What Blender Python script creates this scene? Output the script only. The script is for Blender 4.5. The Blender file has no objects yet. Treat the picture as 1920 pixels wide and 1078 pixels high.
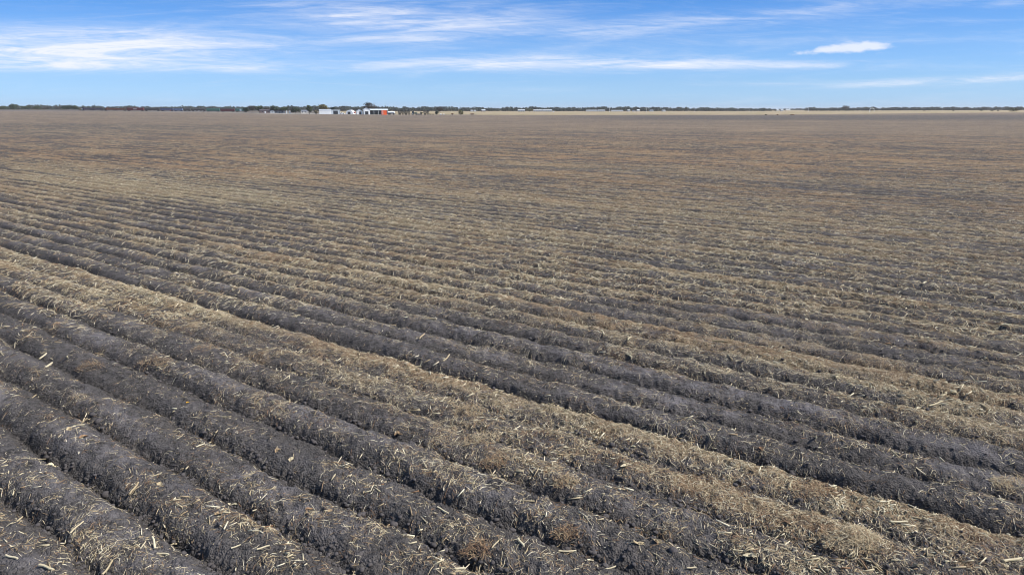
import bpy, math, random
import numpy as np
from mathutils import Vector, Matrix, Euler

rnd = random.Random(7)
RS = np.random.RandomState(11)
scene = bpy.context.scene
COL = scene.collection

# ------------------------------------------------------------------ camera
CAM_H = 5.7
F = 1280.0                       # focal length in pixels of the 1920 px photograph
PITCH = math.atan((539 - 205) / F)
SP, CP = math.sin(PITCH), math.cos(PITCH)
cam_d = bpy.data.cameras.new("camera")
cam_d.sensor_width = 36.0
cam_d.lens = 36.0 * F / 1920
cam_d.clip_start = 0.1
cam_d.clip_end = 40000
cam = bpy.data.objects.new("camera", cam_d)
COL.objects.link(cam)
cam.location = (0, 0, CAM_H)
cam.rotation_euler = (math.pi / 2 - PITCH, 0, 0)
scene.camera = cam


def px_dir(px, py):
    """tangent coordinates (x/y, z/y) of the direction seen at a pixel"""
    yo = 539 - py
    fw = F * CP + yo * SP
    return (px - 960) / fw, (-F * SP + yo * CP) / fw


# ------------------------------------------------------------------ noise
PERM = RS.permutation(4096)
GA = RS.rand(4096) * 2 * math.pi
GX, GY = np.cos(GA), np.sin(GA)


def perlin(x, y):
    xi = np.floor(x).astype(np.int64)
    yi = np.floor(y).astype(np.int64)
    xf, yf = x - xi, y - yi
    u = xf * xf * xf * (xf * (xf * 6 - 15) + 10)
    v = yf * yf * yf * (yf * (yf * 6 - 15) + 10)

    def g(ix, iy, fx, fy):
        h = PERM[(PERM[ix & 4095] + iy) & 4095]
        return GX[h] * fx + GY[h] * fy
    a = g(xi, yi, xf, yf)
    b = g(xi + 1, yi, xf - 1, yf)
    c = g(xi, yi + 1, xf, yf - 1)
    d = g(xi + 1, yi + 1, xf - 1, yf - 1)
    return ((a + u * (b - a)) * (1 - v) + (c + u * (d - c)) * v) * 1.5


def sstep(a, b, x):
    t = np.clip((x - a) / (b - a), 0, 1)
    return t * t * (3 - 2 * t)


def hash1(k):
    k = np.asarray(k, dtype=np.int64)
    return PERM[(PERM[k & 4095] + 77) & 4095] / 4096.0


# ------------------------------------------------------------------ ground shape
ROW_AZ = math.radians(-54.7)
TX, TY = math.sin(ROW_AZ), math.cos(ROW_AZ)       # along the rows (away, to the left)
NX, NY = -TX * 0 + math.cos(ROW_AZ), -math.sin(ROW_AZ)   # across the rows (away)
SPC = 0.961
D0 = 0.702 * CAM_H


def rows(x, y):
    d = x * NX + y * NY
    t = x * TX + y * TY
    wob = 0.075 * perlin(t / 3.1 + 5, d / 2.0) + 0.05 * perlin(t / 0.9, d / 0.7 + 40) + .03 * perlin(t / .33 + 7, d / .33)
    u = (d + wob - D0) / SPC
    k = np.floor(u)
    return d, t, k.astype(np.int64), u - k


STRAW_ROW = {-4: .38, -3: .38, -2: .38, -1: .34, 0: .31, 1: .32, 2: .28, 3: .35, 4: .46, 5: .70, 6: .80, 7: .35, 8: .36,
             9: .42, 10: .54, 11: .58, 12: .76, 13: .58, 14: .56, 15: .64, 16: .54, 17: .64}
DEEP = {0: 1.8, 1: 1.0, 2: 1.1, 3: 1.2, 4: 1.3, 5: .6, 6: .25, 7: 1.8, 8: .7, 9: 1.1, 10: 1.0, 11: .8, 12: .9, 13: 1.5}


def row_tables():
    ks = np.arange(-60, 1200)
    st = 0.42 + 0.36 * hash1(ks)
    dp = 0.6 + 0.7 * hash1(ks + 300)
    for k, v in STRAW_ROW.items():
        st[k + 60] = v
    for k, v in DEEP.items():
        dp[k + 60] = v
    return st, dp


ST_T, DP_T = row_tables()
AMP_T = .85 + .3 * hash1(np.arange(-60, 1200) + 900)
for _k, _v in {-1: 1.0, 0: 1.15, 1: 1.0, 2: 1.05, 3: 1.1, 4: 1.0, 5: .50, 6: .42, 7: 1.1, 8: .75, 9: 1.05, 10: 1.0, 11: .85, 12: .9}.items():
    AMP_T[_k + 60] = _v


def blob(x, y, px, py, rt, rd, amp):
    a, e = px_dir(px, py)
    Y = -CAM_H / e
    X = a * Y
    dx, dy = x - X, y - Y
    t = dx * TX + dy * TY
    d = dx * NX + dy * NY
    return amp * np.exp(-(t / rt) ** 2 - (d / rd) ** 2)


def straw_density(x, y, info=None):
    d, t, k, u = info or rows(x, y)
    kk = np.clip(k + 60, 0, len(ST_T) - 1)
    r = np.hypot(x, y)
    base = ST_T[kk]
    far = sstep(26, 60, r)
    base = base * (1 - far) + (0.62 + 0.16 * (hash1(k // 2) - .5) * (1 - sstep(70, 130, r))) * far
    cf = sstep(70, 130, r)
    crest = np.sin(math.pi * u) ** 0.8 * (1 - cf) + .64 * cf
    ridge = np.exp(-((u - .64) / .25) ** 2)
    wr = sstep(2, 8, k) * (1 - sstep(45, 90, r))
    s = base * ((1 - wr) * (0.55 + 0.5 * crest) + wr * (0.74 + 0.42 * ridge))
    s = s + 0.20 * perlin(t / 2.6 + 9, d / 1.1) + 0.24 * perlin(t / 0.7, d / 0.5 + 3) + .18 * perlin(t / .32, d / .26)
    s = s + 0.17 * perlin(t / 24 + 3, d / 7 + 1) * sstep(10, 25, r)
    # heaps and worked bands seen in the photograph
    s = s + blob(x, y, 850, 432, 9, 1.6, .34) + blob(x, y, 250, 345, 30, 7, .16) + blob(x, y, 1000, 380, 25, 1.6, .2)
    s = s + blob(x, y, 1600, 480, 8, .7, .3) + blob(x, y, 1590, 560, 8, .5, .34) + blob(x, y, 1820, 800, 1.6, .9, .3) + blob(x, y, 1720, 745, 2.6, .8, .36) + blob(x, y, 1270, 650, 3.5, .5, .25) + blob(x, y, 1600, 690, 3, .5, .25)
    s = s + blob(x, y, 1590, 1010, .5, .3, .4) + blob(x, y, 1500, 900, 2.2, .5, .12)
    s = s - blob(x, y, 1750, 590, 9, .5, .3) - blob(x, y, 1500, 800, 6, .8, .12) - blob(x, y, 300, 390, 18, 1.0, .12)
    return np.clip(s, 0.02, 1)


def terrain(x, y):
    ys = np.maximum(y, 1.0)
    a = x / ys
    left = sstep(-.15, -.72, a) if False else sstep(.15, .72, -a)
    z = sstep(400, 1200, y) * (3.8 * left + 2.6 * sstep(.3, .75, a))
    return z


def ground(x, y, step=None, info=None, straw=None):
    """surface height; step = local mesh spacing (finer noise is dropped)"""
    info = info or rows(x, y)
    d, t, k, u = info
    r = np.hypot(x, y)
    if step is None:
        step = np.full_like(r, 0.012)
    if straw is None:
        straw = straw_density(x, y, info)
    kk = np.clip(k + 60, 0, len(DP_T) - 1)
    s = np.abs(2 * u - 1)
    dp = np.where(u < .5, DP_T[kk], DP_T[np.clip(kk + 1, 0, len(DP_T) - 1)])
    near = 1 - sstep(90, 180, r)
    amp = 0.138 * AMP_T[np.clip(k + 60, 0, len(AMP_T) - 1)] * (1 + .38 * perlin(t / 6.5 + 3, k * 3.71 + .3)) * (1 - .35 * sstep(13, 26, k))
    z = amp * (1 - s ** 2.5) - 0.070 * dp * np.exp(-((1 - s) / .26) ** 2) * np.clip(.85 + .9 * perlin(t / 1.5 + 60, k * 1.37), .15, 1.6)
    z = z * near

    def oct_(lam, a, ox=0.0):
        w = np.clip(lam / (2.5 * step) - .5, 0, 1)
        return perlin(x / lam + ox, y / lam - ox) * a * w
    z = z + (perlin(t / 7.0, d / 1.3) * .022 + perlin(t / 1.6, d / .6) * .030 + perlin(t / .55, d / .40 + 9) * .022) * near
    z = z + oct_(.42, .034, 3) + oct_(.17, .030, 7) + oct_(.085, .017, 1) + oct_(.042, .010, 13) + oct_(.021, .005, 23)
    # clods: rounded bumps, biggest along the furrow bottoms
    c = np.clip(1 - 2.1 * np.abs(perlin(x / .12 + 31, y / .12)), 0, 1) * np.clip(.12 / (2.5 * step) - .5, 0, 1)
    z = z + c * c * .034 * (0.25 + 1.1 * np.exp(-((1 - s) / .3) ** 2))
    z = z + np.clip(straw - .3, 0, 1) * .075 * near
    return z + terrain(x, y)


def gz(x, y):
    return float(ground(np.array([x], float), np.array([y], float))[0])


def hit(px, py):
    a, e = px_dir(px, py)
    ys = np.linspace((.5 - CAM_H) / e, (-.3 - CAM_H) / e, 700)
    g = ground(a * ys, ys)
    i = int(np.argmax(CAM_H + e * ys <= g))
    return float(a * ys[i]), float(ys[i]), float(g[i])


# ------------------------------------------------------------------ materials
class NT:
    def __init__(self, tree):
        self.t = tree
        self.n = tree.nodes
        self.l = tree.links

    def node(self, typ, **kw):
        n = self.n.new(typ)
        for k, v in kw.items():
            setattr(n, k, v)
        return n

    def put(self, sock, v):
        if isinstance(v, bpy.types.NodeSocket):
            self.l.new(v, sock)
        else:
            sock.default_value = v

    def m(self, op, a, b=None, c=None, clamp=False):
        n = self.node('ShaderNodeMath', operation=op, use_clamp=clamp)
        self.put(n.inputs[0], a)
        if b is not None:
            self.put(n.inputs[1], b)
        if c is not None:
            self.put(n.inputs[2], c)
        return n.outputs[0]

    def mix(self, f, a, b, blend='MIX'):
        n = self.node('ShaderNodeMix', data_type='RGBA', blend_type=blend)
        self.put(n.inputs[0], f)
        self.put(n.inputs[6], a if isinstance(a, bpy.types.NodeSocket) else (*a, 1))
        self.put(n.inputs[7], b if isinstance(b, bpy.types.NodeSocket) else (*b, 1))
        return n.outputs[2]

    def ramp(self, f, stops, smooth=False):
        n = self.node('ShaderNodeValToRGB')
        cr = n.color_ramp
        if smooth:
            cr.interpolation = 'EASE'
        while len(cr.elements) < len(stops):
            cr.elements.new(.5)
        for e, (p, c) in zip(cr.elements, stops):
            e.position = p
            e.color = (*c, 1) if len(c) == 3 else c
        self.put(n.inputs[0], f)
        return n.outputs[0]

    def noise(self, vec, scale, detail=2.0, rough=.55, dist=0.0):
        n = self.node('ShaderNodeTexNoise')
        if vec is not None:
            self.put(n.inputs['Vector'], vec)
        n.inputs['Scale'].default_value = scale
        n.inputs['Detail'].default_value = detail
        n.inputs['Roughness'].default_value = rough
        n.inputs['Distortion'].default_value = dist
        return n.outputs[0]

    def attr(self, name):
        return self.node('ShaderNodeAttribute', attribute_name=name).outputs['Fac']

    def xyz(self, x, y, z):
        n = self.node('ShaderNodeCombineXYZ')
        self.put(n.inputs[0], x)
        self.put(n.inputs[1], y)
        self.put(n.inputs[2], z)
        return n.outputs[0]

    def sm(self, x, a, b):
        n = self.node('ShaderNodeMapRange', interpolation_type='SMOOTHSTEP')
        self.put(n.inputs[0], x)
        n.inputs[1].default_value = a
        n.inputs[2].default_value = b
        return n.outputs[0]


def new_mat(name, rough=.85, spec=.25):
    m = bpy.data.materials.new(name)
    m.use_nodes = True
    b = m.node_tree.nodes['Principled BSDF']
    b.inputs['Roughness'].default_value = rough
    b.inputs['Specular IOR Level'].default_value = spec
    return m, NT(m.node_tree), b


def paint(name, rgb, rough=.6, var=.18, scale=.8, spec=.3, metal=0.0):
    """painted / weathered surface: base colour with blotchy wear"""
    m, t, b = new_mat(name, rough, spec)
    oc = t.node('ShaderNodeTexCoord').outputs['Object']
    n = t.noise(oc, scale, 5, .65)
    n2 = t.noise(oc, scale * 7, 3, .6)
    f = t.m('MULTIPLY_ADD', t.m('ADD', n, n2), .5, 0)
    lo = tuple(c * (1 - var) for c in rgb)
    hi = tuple(min(1, c * (1 + var)) for c in rgb)
    t.put(b.inputs['Base Color'], t.ramp(f, [(.32, lo), (.68, hi)]))
    b.inputs['Metallic'].default_value = metal
    return m


def field_material():
    m, t, b = new_mat("ploughed soil with crop litter", .95, .12)
    pos = t.node('ShaderNodeNewGeometry').outputs['Position']
    n1 = t.noise(pos, 48, 3, .6)
    n2 = t.noise(pos, 8.5, 4, .62)
    n3 = t.noise(pos, 2.1, 3, .6)
    n4 = t.noise(pos, 17, 2, .5, 1.5)
    straw, crust, tint, pale = t.attr('straw'), t.attr('crust'), t.attr('tint'), t.attr('pale')
    soil = t.mix(t.sm(n2, .3, .72), (.046, .0412, .0385), (.108, .097, .090))
    soil = t.mix(t.m('MULTIPLY', t.sm(n1, .45, .8), .6), soil, (.115, .110, .102))
    vor = t.node('ShaderNodeTexVoronoi')
    t.put(vor.inputs['Vector'], pos)
    vor.inputs['Scale'].default_value = 34
    vsep = t.node('ShaderNodeSeparateColor')
    t.l.new(vor.outputs['Color'], vsep.inputs[0])
    crumb = t.m('POWER', vsep.outputs[0], 2.2)
    soil = t.mix(t.m('MULTIPLY', crumb, .55), soil, (.135, .124, .116))
    soil = t.mix(t.m('MULTIPLY', t.m('POWER', vsep.outputs[1], 3.0), .6), soil, (.022, .021, .022))
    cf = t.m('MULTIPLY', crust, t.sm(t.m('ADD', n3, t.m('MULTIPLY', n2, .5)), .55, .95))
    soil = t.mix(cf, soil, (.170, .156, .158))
    # loose straw worked into the surface
    q = t.m('ADD', t.m('MULTIPLY', n1, .5), t.m('MULTIPLY', n4, .5))
    q = t.m('ADD', q, t.m('MULTIPLY', t.m('SUBTRACT', straw, .5), .46))
    # streaks of litter drawn out along the rows, and coarse patches, carry the texture into the distance
    sp = t.node('ShaderNodeSeparateXYZ')
    t.l.new(pos, sp.inputs[0])
    dd = t.m('ADD', t.m('MULTIPLY', sp.outputs[0], NX), t.m('MULTIPLY', sp.outputs[1], NY))
    tt = t.m('ADD', t.m('MULTIPLY', sp.outputs[0], TX), t.m('MULTIPLY', sp.outputs[1], TY))
    lines = t.noise(t.xyz(t.m('MULTIPLY', tt, .045), t.m('MULTIPLY', dd, .75), 0.0), 1.0, 4, .62)
    fine = t.noise(t.xyz(t.m('MULTIPLY', tt, .14), t.m('MULTIPLY', dd, 2.2), 9.0), 1.0, 3, .6)
    lumps = t.noise(t.xyz(t.m('MULTIPLY', tt, .55), t.m('MULTIPLY', dd, .95), 4.0), 1.0, 4, .68)
    farw = t.attr('far')
    big = t.m('ADD', t.m('ADD', t.m('MULTIPLY', t.m('SUBTRACT', fine, .5), .8), t.m('MULTIPLY', t.m('SUBTRACT', lines, .5), .95)), t.m('MULTIPLY', t.m('SUBTRACT', lumps, .5), .5))
    q = t.m('ADD', q, t.m('MULTIPLY', farw, big))
    sf = t.m('MULTIPLY', t.sm(q, .44, .66), .86)
    col = t.ramp(t.noise(pos, 26, 3, .7), [(.25, (.135, .088, .055)), (.45, (.245, .178, .108)), (.62, (.345, .265, .168)), (.8, (.47, .39, .26))])
    col = t.mix(t.m('MULTIPLY', t.m('MAXIMUM', tint, 0.0), .8), col, (.295, .175, .092))
    col = t.mix(t.m('MULTIPLY', t.m('MAXIMUM', t.m('MULTIPLY', tint, -1.0), 0.0), .45), col, (.235, .21, .135))
    c = t.mix(sf, soil, col)
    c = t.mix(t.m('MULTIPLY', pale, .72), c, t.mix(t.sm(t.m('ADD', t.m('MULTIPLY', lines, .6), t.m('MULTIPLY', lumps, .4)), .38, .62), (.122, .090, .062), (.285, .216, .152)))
    t.put(b.inputs['Base Color'], c)
    bump = t.node('ShaderNodeBump')
    bump.inputs['Strength'].default_value = 1.0
    bump.inputs['Distance'].default_value = .035
    t.put(bump.inputs['Height'], t.m('SUBTRACT', t.m('ADD', n1, t.m('MULTIPLY', n4, .8)), t.m('MULTIPLY', vor.outputs['Distance'], .9)))
    t.l.new(bump.outputs[0], b.inputs['Normal'])
    return m


def grass_material():
    m, t, b = new_mat("dry grass", .95, .1)
    pos = t.node('ShaderNodeNewGeometry').outputs['Position']
    kind = t.attr('kindv')      # 0 dry pasture, 1 farmyard gravel, 2 darker bank
    n = t.noise(pos, .03, 4, .6)
    n2 = t.noise(pos, .25, 4, .6)
    f = t.m('MULTIPLY_ADD', n2, .5, t.m('MULTIPLY', n, .5))
    dry = t.ramp(f, [(.3, (.215, .165, .100)), (.5, (.320, .250, .160)), (.7, (.395, .325, .220))])
    green = t.mix(t.sm(n, .50, .62), dry, (.190, .180, .085))
    yard = t.ramp(f, [(.3, (.24, .215, .18)), (.7, (.37, .34, .30))])
    bank = t.ramp(f, [(.3, (.085, .075, .062)), (.7, (.16, .14, .11))])
    c = t.mix(t.sm(kind, .3, .7), green, yard)
    c = t.mix(t.sm(kind, 1.3, 1.7), c, bank)
    t.put(b.inputs['Base Color'], c)
    return m


def litter_material(name, stops, rough=.8, trans=0.0):
    m, t, b = new_mat(name, rough, .2)
    tone = t.attr('tone')
    pos = t.node('ShaderNodeNewGeometry').outputs['Position']
    f = t.m('ADD', tone, t.m('MULTIPLY', t.m('SUBTRACT', t.noise(pos, 40, 2), .5), .25))
    t.put(b.inputs['Base Color'], t.ramp(f, stops))
    return m


M_FIELD = field_material()
M_GRASS = grass_material()
STRAW_STOPS = [(0.0, (.085, .058, .038)), (.16, (.21, .120, .066)), (.34, (.270, .190, .112)), (.55, (.365, .295, .180)), (.75, (.48, .415, .275)), (1.0, (.66, .60, .44))]
M_STRAW = litter_material("dry straw", STRAW_STOPS)
M_CLOD = paint("grey soil clod", (.075, .068, .067), .95, .45, 9, .1)


def leaf_material(name, dark, mid, light):
    m, t, b = new_mat(name, .7, .2)
    t.put(b.inputs['Base Color'], t.ramp(t.attr('tone'), [(0, dark), (.5, mid), (1, light)]))
    return m


M_LEAF = leaf_material("green foliage", (.020, .032, .014), (.046, .062, .028), (.090, .105, .045))
M_LEAF_DARK = leaf_material("dark evergreen foliage", (.012, .022, .014), (.026, .042, .024), (.052, .070, .036))
M_LEAF_OLIVE = leaf_material("olive foliage", (.040, .042, .018), (.085, .085, .036), (.14, .13, .055))
M_LEAF_AUTUMN = leaf_material("autumn foliage", (.050, .048, .018), (.125, .105, .038), (.20, .16, .060))
M_TWIG = leaf_material("bare grey twigs", (.032, .028, .025), (.062, .054, .048), (.10, .088, .076))
M_LEAF_TAN = leaf_material("dead tan foliage", (.11, .085, .05), (.20, .16, .095), (.29, .24, .15))
M_LEAF_FAR = leaf_material("distant wood foliage", (.012, .020, .016), (.026, .038, .026), (.050, .062, .038))
M_BARK = paint("bark", (.10, .08, .062), .95, .3, 2, .1)
M_WHITE = paint("white sheet metal", (.78, .79, .78), .45, .06)
M_PALE = paint("pale grey sheet metal", (.52, .57, .60), .5, .08)
M_ROOF = paint("light metal roof", (.66, .70, .72), .4, .08)
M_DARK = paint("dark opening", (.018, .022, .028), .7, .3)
M_FARWHITE = paint("weathered pale sheeting", (.44, .46, .47), .6, .1)
M_ORANGE = paint("orange paint", (.80, .13, .028), .5, .12)
M_PINK = paint("faded pink paint", (.62, .30, .25), .6, .12)
M_BLACK = paint("black steel", (.022, .022, .026), .55, .35)
M_STEEL = paint("grey steel", (.16, .17, .19), .5, .3)
M_RUBBER = paint("black rubber", (.02, .02, .02), .8, .3)
M_RUST = paint("rusty steel", (.15, .062, .036), .85, .35)
M_MAROON = paint("maroon paint", (.125, .028, .034), .6, .25)
M_PURPLE = paint("dark purple paint", (.055, .035, .065), .55, .3)
M_CAR_ORANGE = paint("faded orange paint", (.17, .058, .030), .6, .3)
M_CAR_GREEN = paint("faded green paint", (.065, .15, .125), .6, .2)
M_CAR_BLUE = paint("dull slate blue paint", (.085, .095, .16), .6, .25)
M_CAR_BLUE2 = paint("faded blue paint", (.115, .15, .24), .6, .25)
M_CAR_GREY = paint("sooty grey paint", (.055, .052, .055), .7, .3)
M_STUCCO = paint("pale wall paint", (.55, .53, .49), .8, .12)
M_BRICKY = paint("brown wall paint", (.19, .14, .13), .85, .2)
M_ROOFDK = paint("dark shingle roof", (.075, .065, .075), .9, .25)
M_POLE = paint("weathered white pole", (.62, .62, .61), .7, .12)
M_GLASS = paint("dark window glass", (.03, .04, .05), .15, .2)
M_TRACTOR = paint("green machine paint", (.04, .10, .05), .45, .2)
M_GRAVEL = paint("grey track ballast", (.16, .15, .145), .95, .2, 1.5)
M_RED = paint("red paint", (.42, .045, .035), .5, .2)

# ------------------------------------------------------------------ mesh helpers


class MB:
    def __init__(self):
        self.v, self.f = [], []

    def box(self, c, s, rz=0.0, taper=1.0):
        cx, cy, cz = c
        hx, hy, hz = s[0] / 2, s[1] / 2, s[2] / 2
        n = len(self.v)
        cr, sr = math.cos(rz), math.sin(rz)
        for z in (-1, 1):
            k = taper if z > 0 else 1
            for x, y in ((-1, -1), (1, -1), (1, 1), (-1, 1)):
                X, Y = x * hx * k, y * hy * k
                self.v.append((cx + X * cr - Y * sr, cy + X * sr + Y * cr, cz + z * hz))
        for q in ((0, 3, 2, 1), (4, 5, 6, 7), (0, 1, 5, 4), (1, 2, 6, 5), (2, 3, 7, 6), (3, 0, 4, 7)):
            self.f.append(tuple(n + i for i in q))
        return self

    def tube(self, p, q, r0, r1=None, seg=8):
        r1 = r0 if r1 is None else r1
        p, q = Vector(p), Vector(q)
        a = (q - p).normalized()
        u = a.orthogonal().normalized()
        w = a.cross(u)
        n = len(self.v)
        for c, r in ((p, r0), (q, r1)):
            for i in range(seg):
                t = 2 * math.pi * i / seg
                self.v.append(tuple(c + u * math.cos(t) * r + w * math.sin(t) * r))
        for i in range(seg):
            j = (i + 1) % seg
            self.f.append((n + i, n + j, n + seg + j, n + seg + i))
        self.f.append(tuple(n + i for i in range(seg))[::-1])
        self.f.append(tuple(n + seg + i for i in range(seg)))
        return self

    def prism(self, prof, x0, x1):
        """profile of (y, z) points extruded along x"""
        n, k = len(self.v), len(prof)
        for x in (x0, x1):
            for y, z in prof:
                self.v.append((x, y, z))
        for i in range(k):
            j = (i + 1) % k
            self.f.append((n + i, n + j, n + k + j, n + k + i))
        self.f.append(tuple(n + i for i in range(k))[::-1])
        self.f.append(tuple(n + k + i for i in range(k)))
        return self

    def build(self, name, mat, parent=None, loc=None, rz=0.0):
        me = bpy.data.meshes.new(name)
        me.from_pydata(self.v, [], self.f)
        me.materials.append(mat)
        import bmesh
        bm = bmesh.new()
        bm.from_mesh(me)
        bmesh.ops.recalc_face_normals(bm, faces=bm.faces)
        bm.to_mesh(me)
        bm.free()
        o = bpy.data.objects.new(name, me)
        COL.objects.link(o)
        if parent is not None:
            o.parent = parent
        if loc is not None:
            o.location = loc
            o.rotation_euler = (0, 0, rz)
        return o


def tag(o, label, cat, group=None):
    o['label'] = label
    o['category'] = cat
    if group:
        o['group'] = group
    return o


def thing(name, label, cat, loc, rz=0.0, group=None):
    o = bpy.data.objects.new(name, None)
    o.empty_display_size = .5
    COL.objects.link(o)
    o.location = loc
    o.rotation_euler = (0, 0, rz)
    return tag(o, label, cat, group)


def np_mesh(name, verts, faces, mat, attrs=None, smooth=False, parent=None):
    """verts Nx3, faces Mxk (all faces the same size k)"""
    me = bpy.data.meshes.new(name)
    v = np.ascontiguousarray(verts, np.float32)
    f = np.ascontiguousarray(faces, np.int32)
    me.vertices.add(len(v))
    me.vertices.foreach_set('co', v.ravel())
    k = f.shape[1]
    me.loops.add(f.size)
    me.loops.foreach_set('vertex_index', f.ravel())
    me.polygons.add(len(f))
    me.polygons.foreach_set('loop_start', np.arange(0, f.size, k, dtype=np.int32))
    me.polygons.foreach_set('loop_total', np.full(len(f), k, np.int32))
    if smooth:
        me.polygons.foreach_set('use_smooth', np.ones(len(f), bool))
    for an, av in (attrs or {}).items():
        a = me.attributes.new(an, 'FLOAT', 'POINT')
        a.data.foreach_set('value', np.ascontiguousarray(av, np.float32))
    me.update(calc_edges=True)
    me.materials.append(mat)
    o = bpy.data.objects.new(name, me)
    COL.objects.link(o)
    if parent is not None:
        o.parent = parent
    return o


def at(px, Y):
    """ground point at image column px (on the horizon) and distance Y"""
    X = (px - 960) / 1323.0 * Y
    z = float(terrain(np.array([X]), np.array([float(Y)]))[0])
    return X, Y, z


def mx(npx, Y):
    return npx * Y / 1323.0


def mz(npx, Y):
    return npx * Y / 1367.0


# ------------------------------------------------------------------ ground sheets
def field_edge(a):
    return np.interp(a, [-3, -.73, -.60, -.46, -.40, -.36, -.24, 0, .3, .72, 3], [1250, 1230, 1010, 955, 930, 830, 725, 705, 730, 860, 870])


def build_ground():
    fine = np.arange(-.90, .90001, .00165)
    coarse_l = -np.linspace(.90, math.pi, 50)[1:][::-1]
    coarse_r = np.linspace(.90, math.pi, 50)[1:-1]
    az = np.concatenate([coarse_l, fine, coarse_r])
    rr = [0.0, .6, 1.3, 2.1, 3.0, 3.8, 4.4]
    while rr[-1] < 5.6:
        rr.append(rr[-1] * 1.02)
    while rr[-1] < 9000:
        r = rr[-1]
        g = .00185 if r < 30 else (.0026 if r < 60 else (.0045 if r < 150 else (.008 if r < 400 else (.013 if r < 1500 else .06))))
        rr.append(r * (1 + g))
    R = np.array(rr)
    R[0] = .02
    na, nr = len(az), len(R)
    A, RR = np.meshgrid(az, R)
    x, y = (np.sin(A) * RR).ravel(), (np.cos(A) * RR).ravel()
    step = np.maximum(np.gradient(R)[:, None], R[:, None] * .00165).repeat(na, 1)
    step[:, :len(coarse_l)] *= 30
    step[:, -len(coarse_r):] *= 30
    step = step.ravel()
    info = rows(x, y)
    d, t, k, u = info
    st = straw_density(x, y, info)
    z = ground(x, y, step, info, st)
    r = np.hypot(x, y)
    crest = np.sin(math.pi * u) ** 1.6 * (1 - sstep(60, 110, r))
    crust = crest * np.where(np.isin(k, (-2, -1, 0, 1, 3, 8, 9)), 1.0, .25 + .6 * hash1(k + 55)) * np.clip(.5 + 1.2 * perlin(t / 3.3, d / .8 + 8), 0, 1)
    tint = np.clip((.75 - .4 * sstep(30, 80, r)) * perlin(t / 5.0 + 70, d / 1.4) + .45 * perlin(t / 60 + 20, d / 11) - .02, -1, 1)
    tint = tint + .42 * sstep(30, 75, r) * (1 - sstep(150, 220, r)) - blob(x, y, 200, 345, 40, 8, .7)
    tint = np.clip(tint, -1, 1)
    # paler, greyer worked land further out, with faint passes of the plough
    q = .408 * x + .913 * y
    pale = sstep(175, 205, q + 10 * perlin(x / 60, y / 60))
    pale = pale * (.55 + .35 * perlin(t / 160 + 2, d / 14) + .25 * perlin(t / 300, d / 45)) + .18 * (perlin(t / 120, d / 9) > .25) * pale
    dark = sstep(330, 420, y) * sstep(-.05, .25, x / np.maximum(y, 1)) * (1 - sstep(640, 680, y))
    pale = np.clip(pale * (1 - .75 * dark), 0, 1)
    st = np.clip(st - .10 * sstep(200, 300, r) - .25 * dark, 0.02, 1)
    a = x / np.maximum(y, .01)
    edge = field_edge(a) * (1 + .012 * perlin(a * 9, a * 0 + .5))
    is_grass = (y > edge)
    kindv = np.zeros_like(x)
    kindv[(a > -.375) & (a < -.165) & (y < 900)] = 1.0
    kindv[(a > -.31) & (a < -.05) & (y < edge * 1.05)] = 2.0
    kindv[(a < -.375)] = 2.0
    kindv[(a > -.375) & (a < -.25) & (y > 875)] = 2.0
    kindv[(a < -.375) & (y < edge * 1.045)] = 1.0
    idx = np.arange(nr * na).reshape(nr, na)
    nxt = np.roll(idx, -1, axis=1)
    f = np.stack([idx[:-1], nxt[:-1], nxt[1:], idx[1:]], -1).reshape(-1, 4)[:, ::-1]
    fg = is_grass[f].all(1)
    for name, sel, mat in (("field", ~fg, M_FIELD), ("grassland", fg, M_GRASS)):
        ff = f[sel]
        used, inv = np.unique(ff, return_inverse=True)
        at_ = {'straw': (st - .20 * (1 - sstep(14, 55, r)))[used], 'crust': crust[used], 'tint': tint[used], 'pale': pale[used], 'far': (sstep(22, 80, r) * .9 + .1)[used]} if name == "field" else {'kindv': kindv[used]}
        o = np_mesh(name, np.stack([x, y, z], -1)[used], inv.reshape(ff.shape), mat, at_, smooth=True)
        o['kind'] = 'structure'


build_ground()


# ------------------------------------------------------------------ straw litter
def strips(p, th, L, w, curl, lift, tone, roll):
    """bent three-point strips lying on the ground: verts (n*6), quads (n*2)"""
    n = len(th)
    c, s = np.cos(th), np.sin(th)
    D = np.stack([c, s], -1)
    P = np.stack([-s, c], -1)
    out = np.zeros((n, 3, 2, 3))
    offs = [(-.5, 0.0), (0.0, 1.0), (.5, 0.0)]
    for i, (a, b) in enumerate(offs):
        cen = p[:, :2] + D * (a * L)[:, None] + P * (b * curl * L)[:, None]
        zz = ground(cen[:, 0], cen[:, 1], np.maximum(.012, .0019 * np.hypot(cen[:, 0], cen[:, 1])))
        zc = zz + .004 + lift * L * (1.0 if i == 1 else (.15 if i == 0 else .8))
        ww = w * (1.0 if i == 1 else .6)
        for j, sgn in ((0, -.5), (1, .5)):
            out[:, i, j, :2] = cen + P * (sgn * ww * np.cos(roll))[:, None]
            out[:, i, j, 2] = zc + np.abs(sgn) * ww * np.sin(roll) * (1 if j else -1)
    base = np.arange(n)[:, None] * 6
    q = np.concatenate([base + np.array([0, 1, 3, 2]), base + np.array([2, 3, 5, 4])], 0)
    return out.reshape(-1, 3), q, np.repeat(tone, 6)


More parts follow.
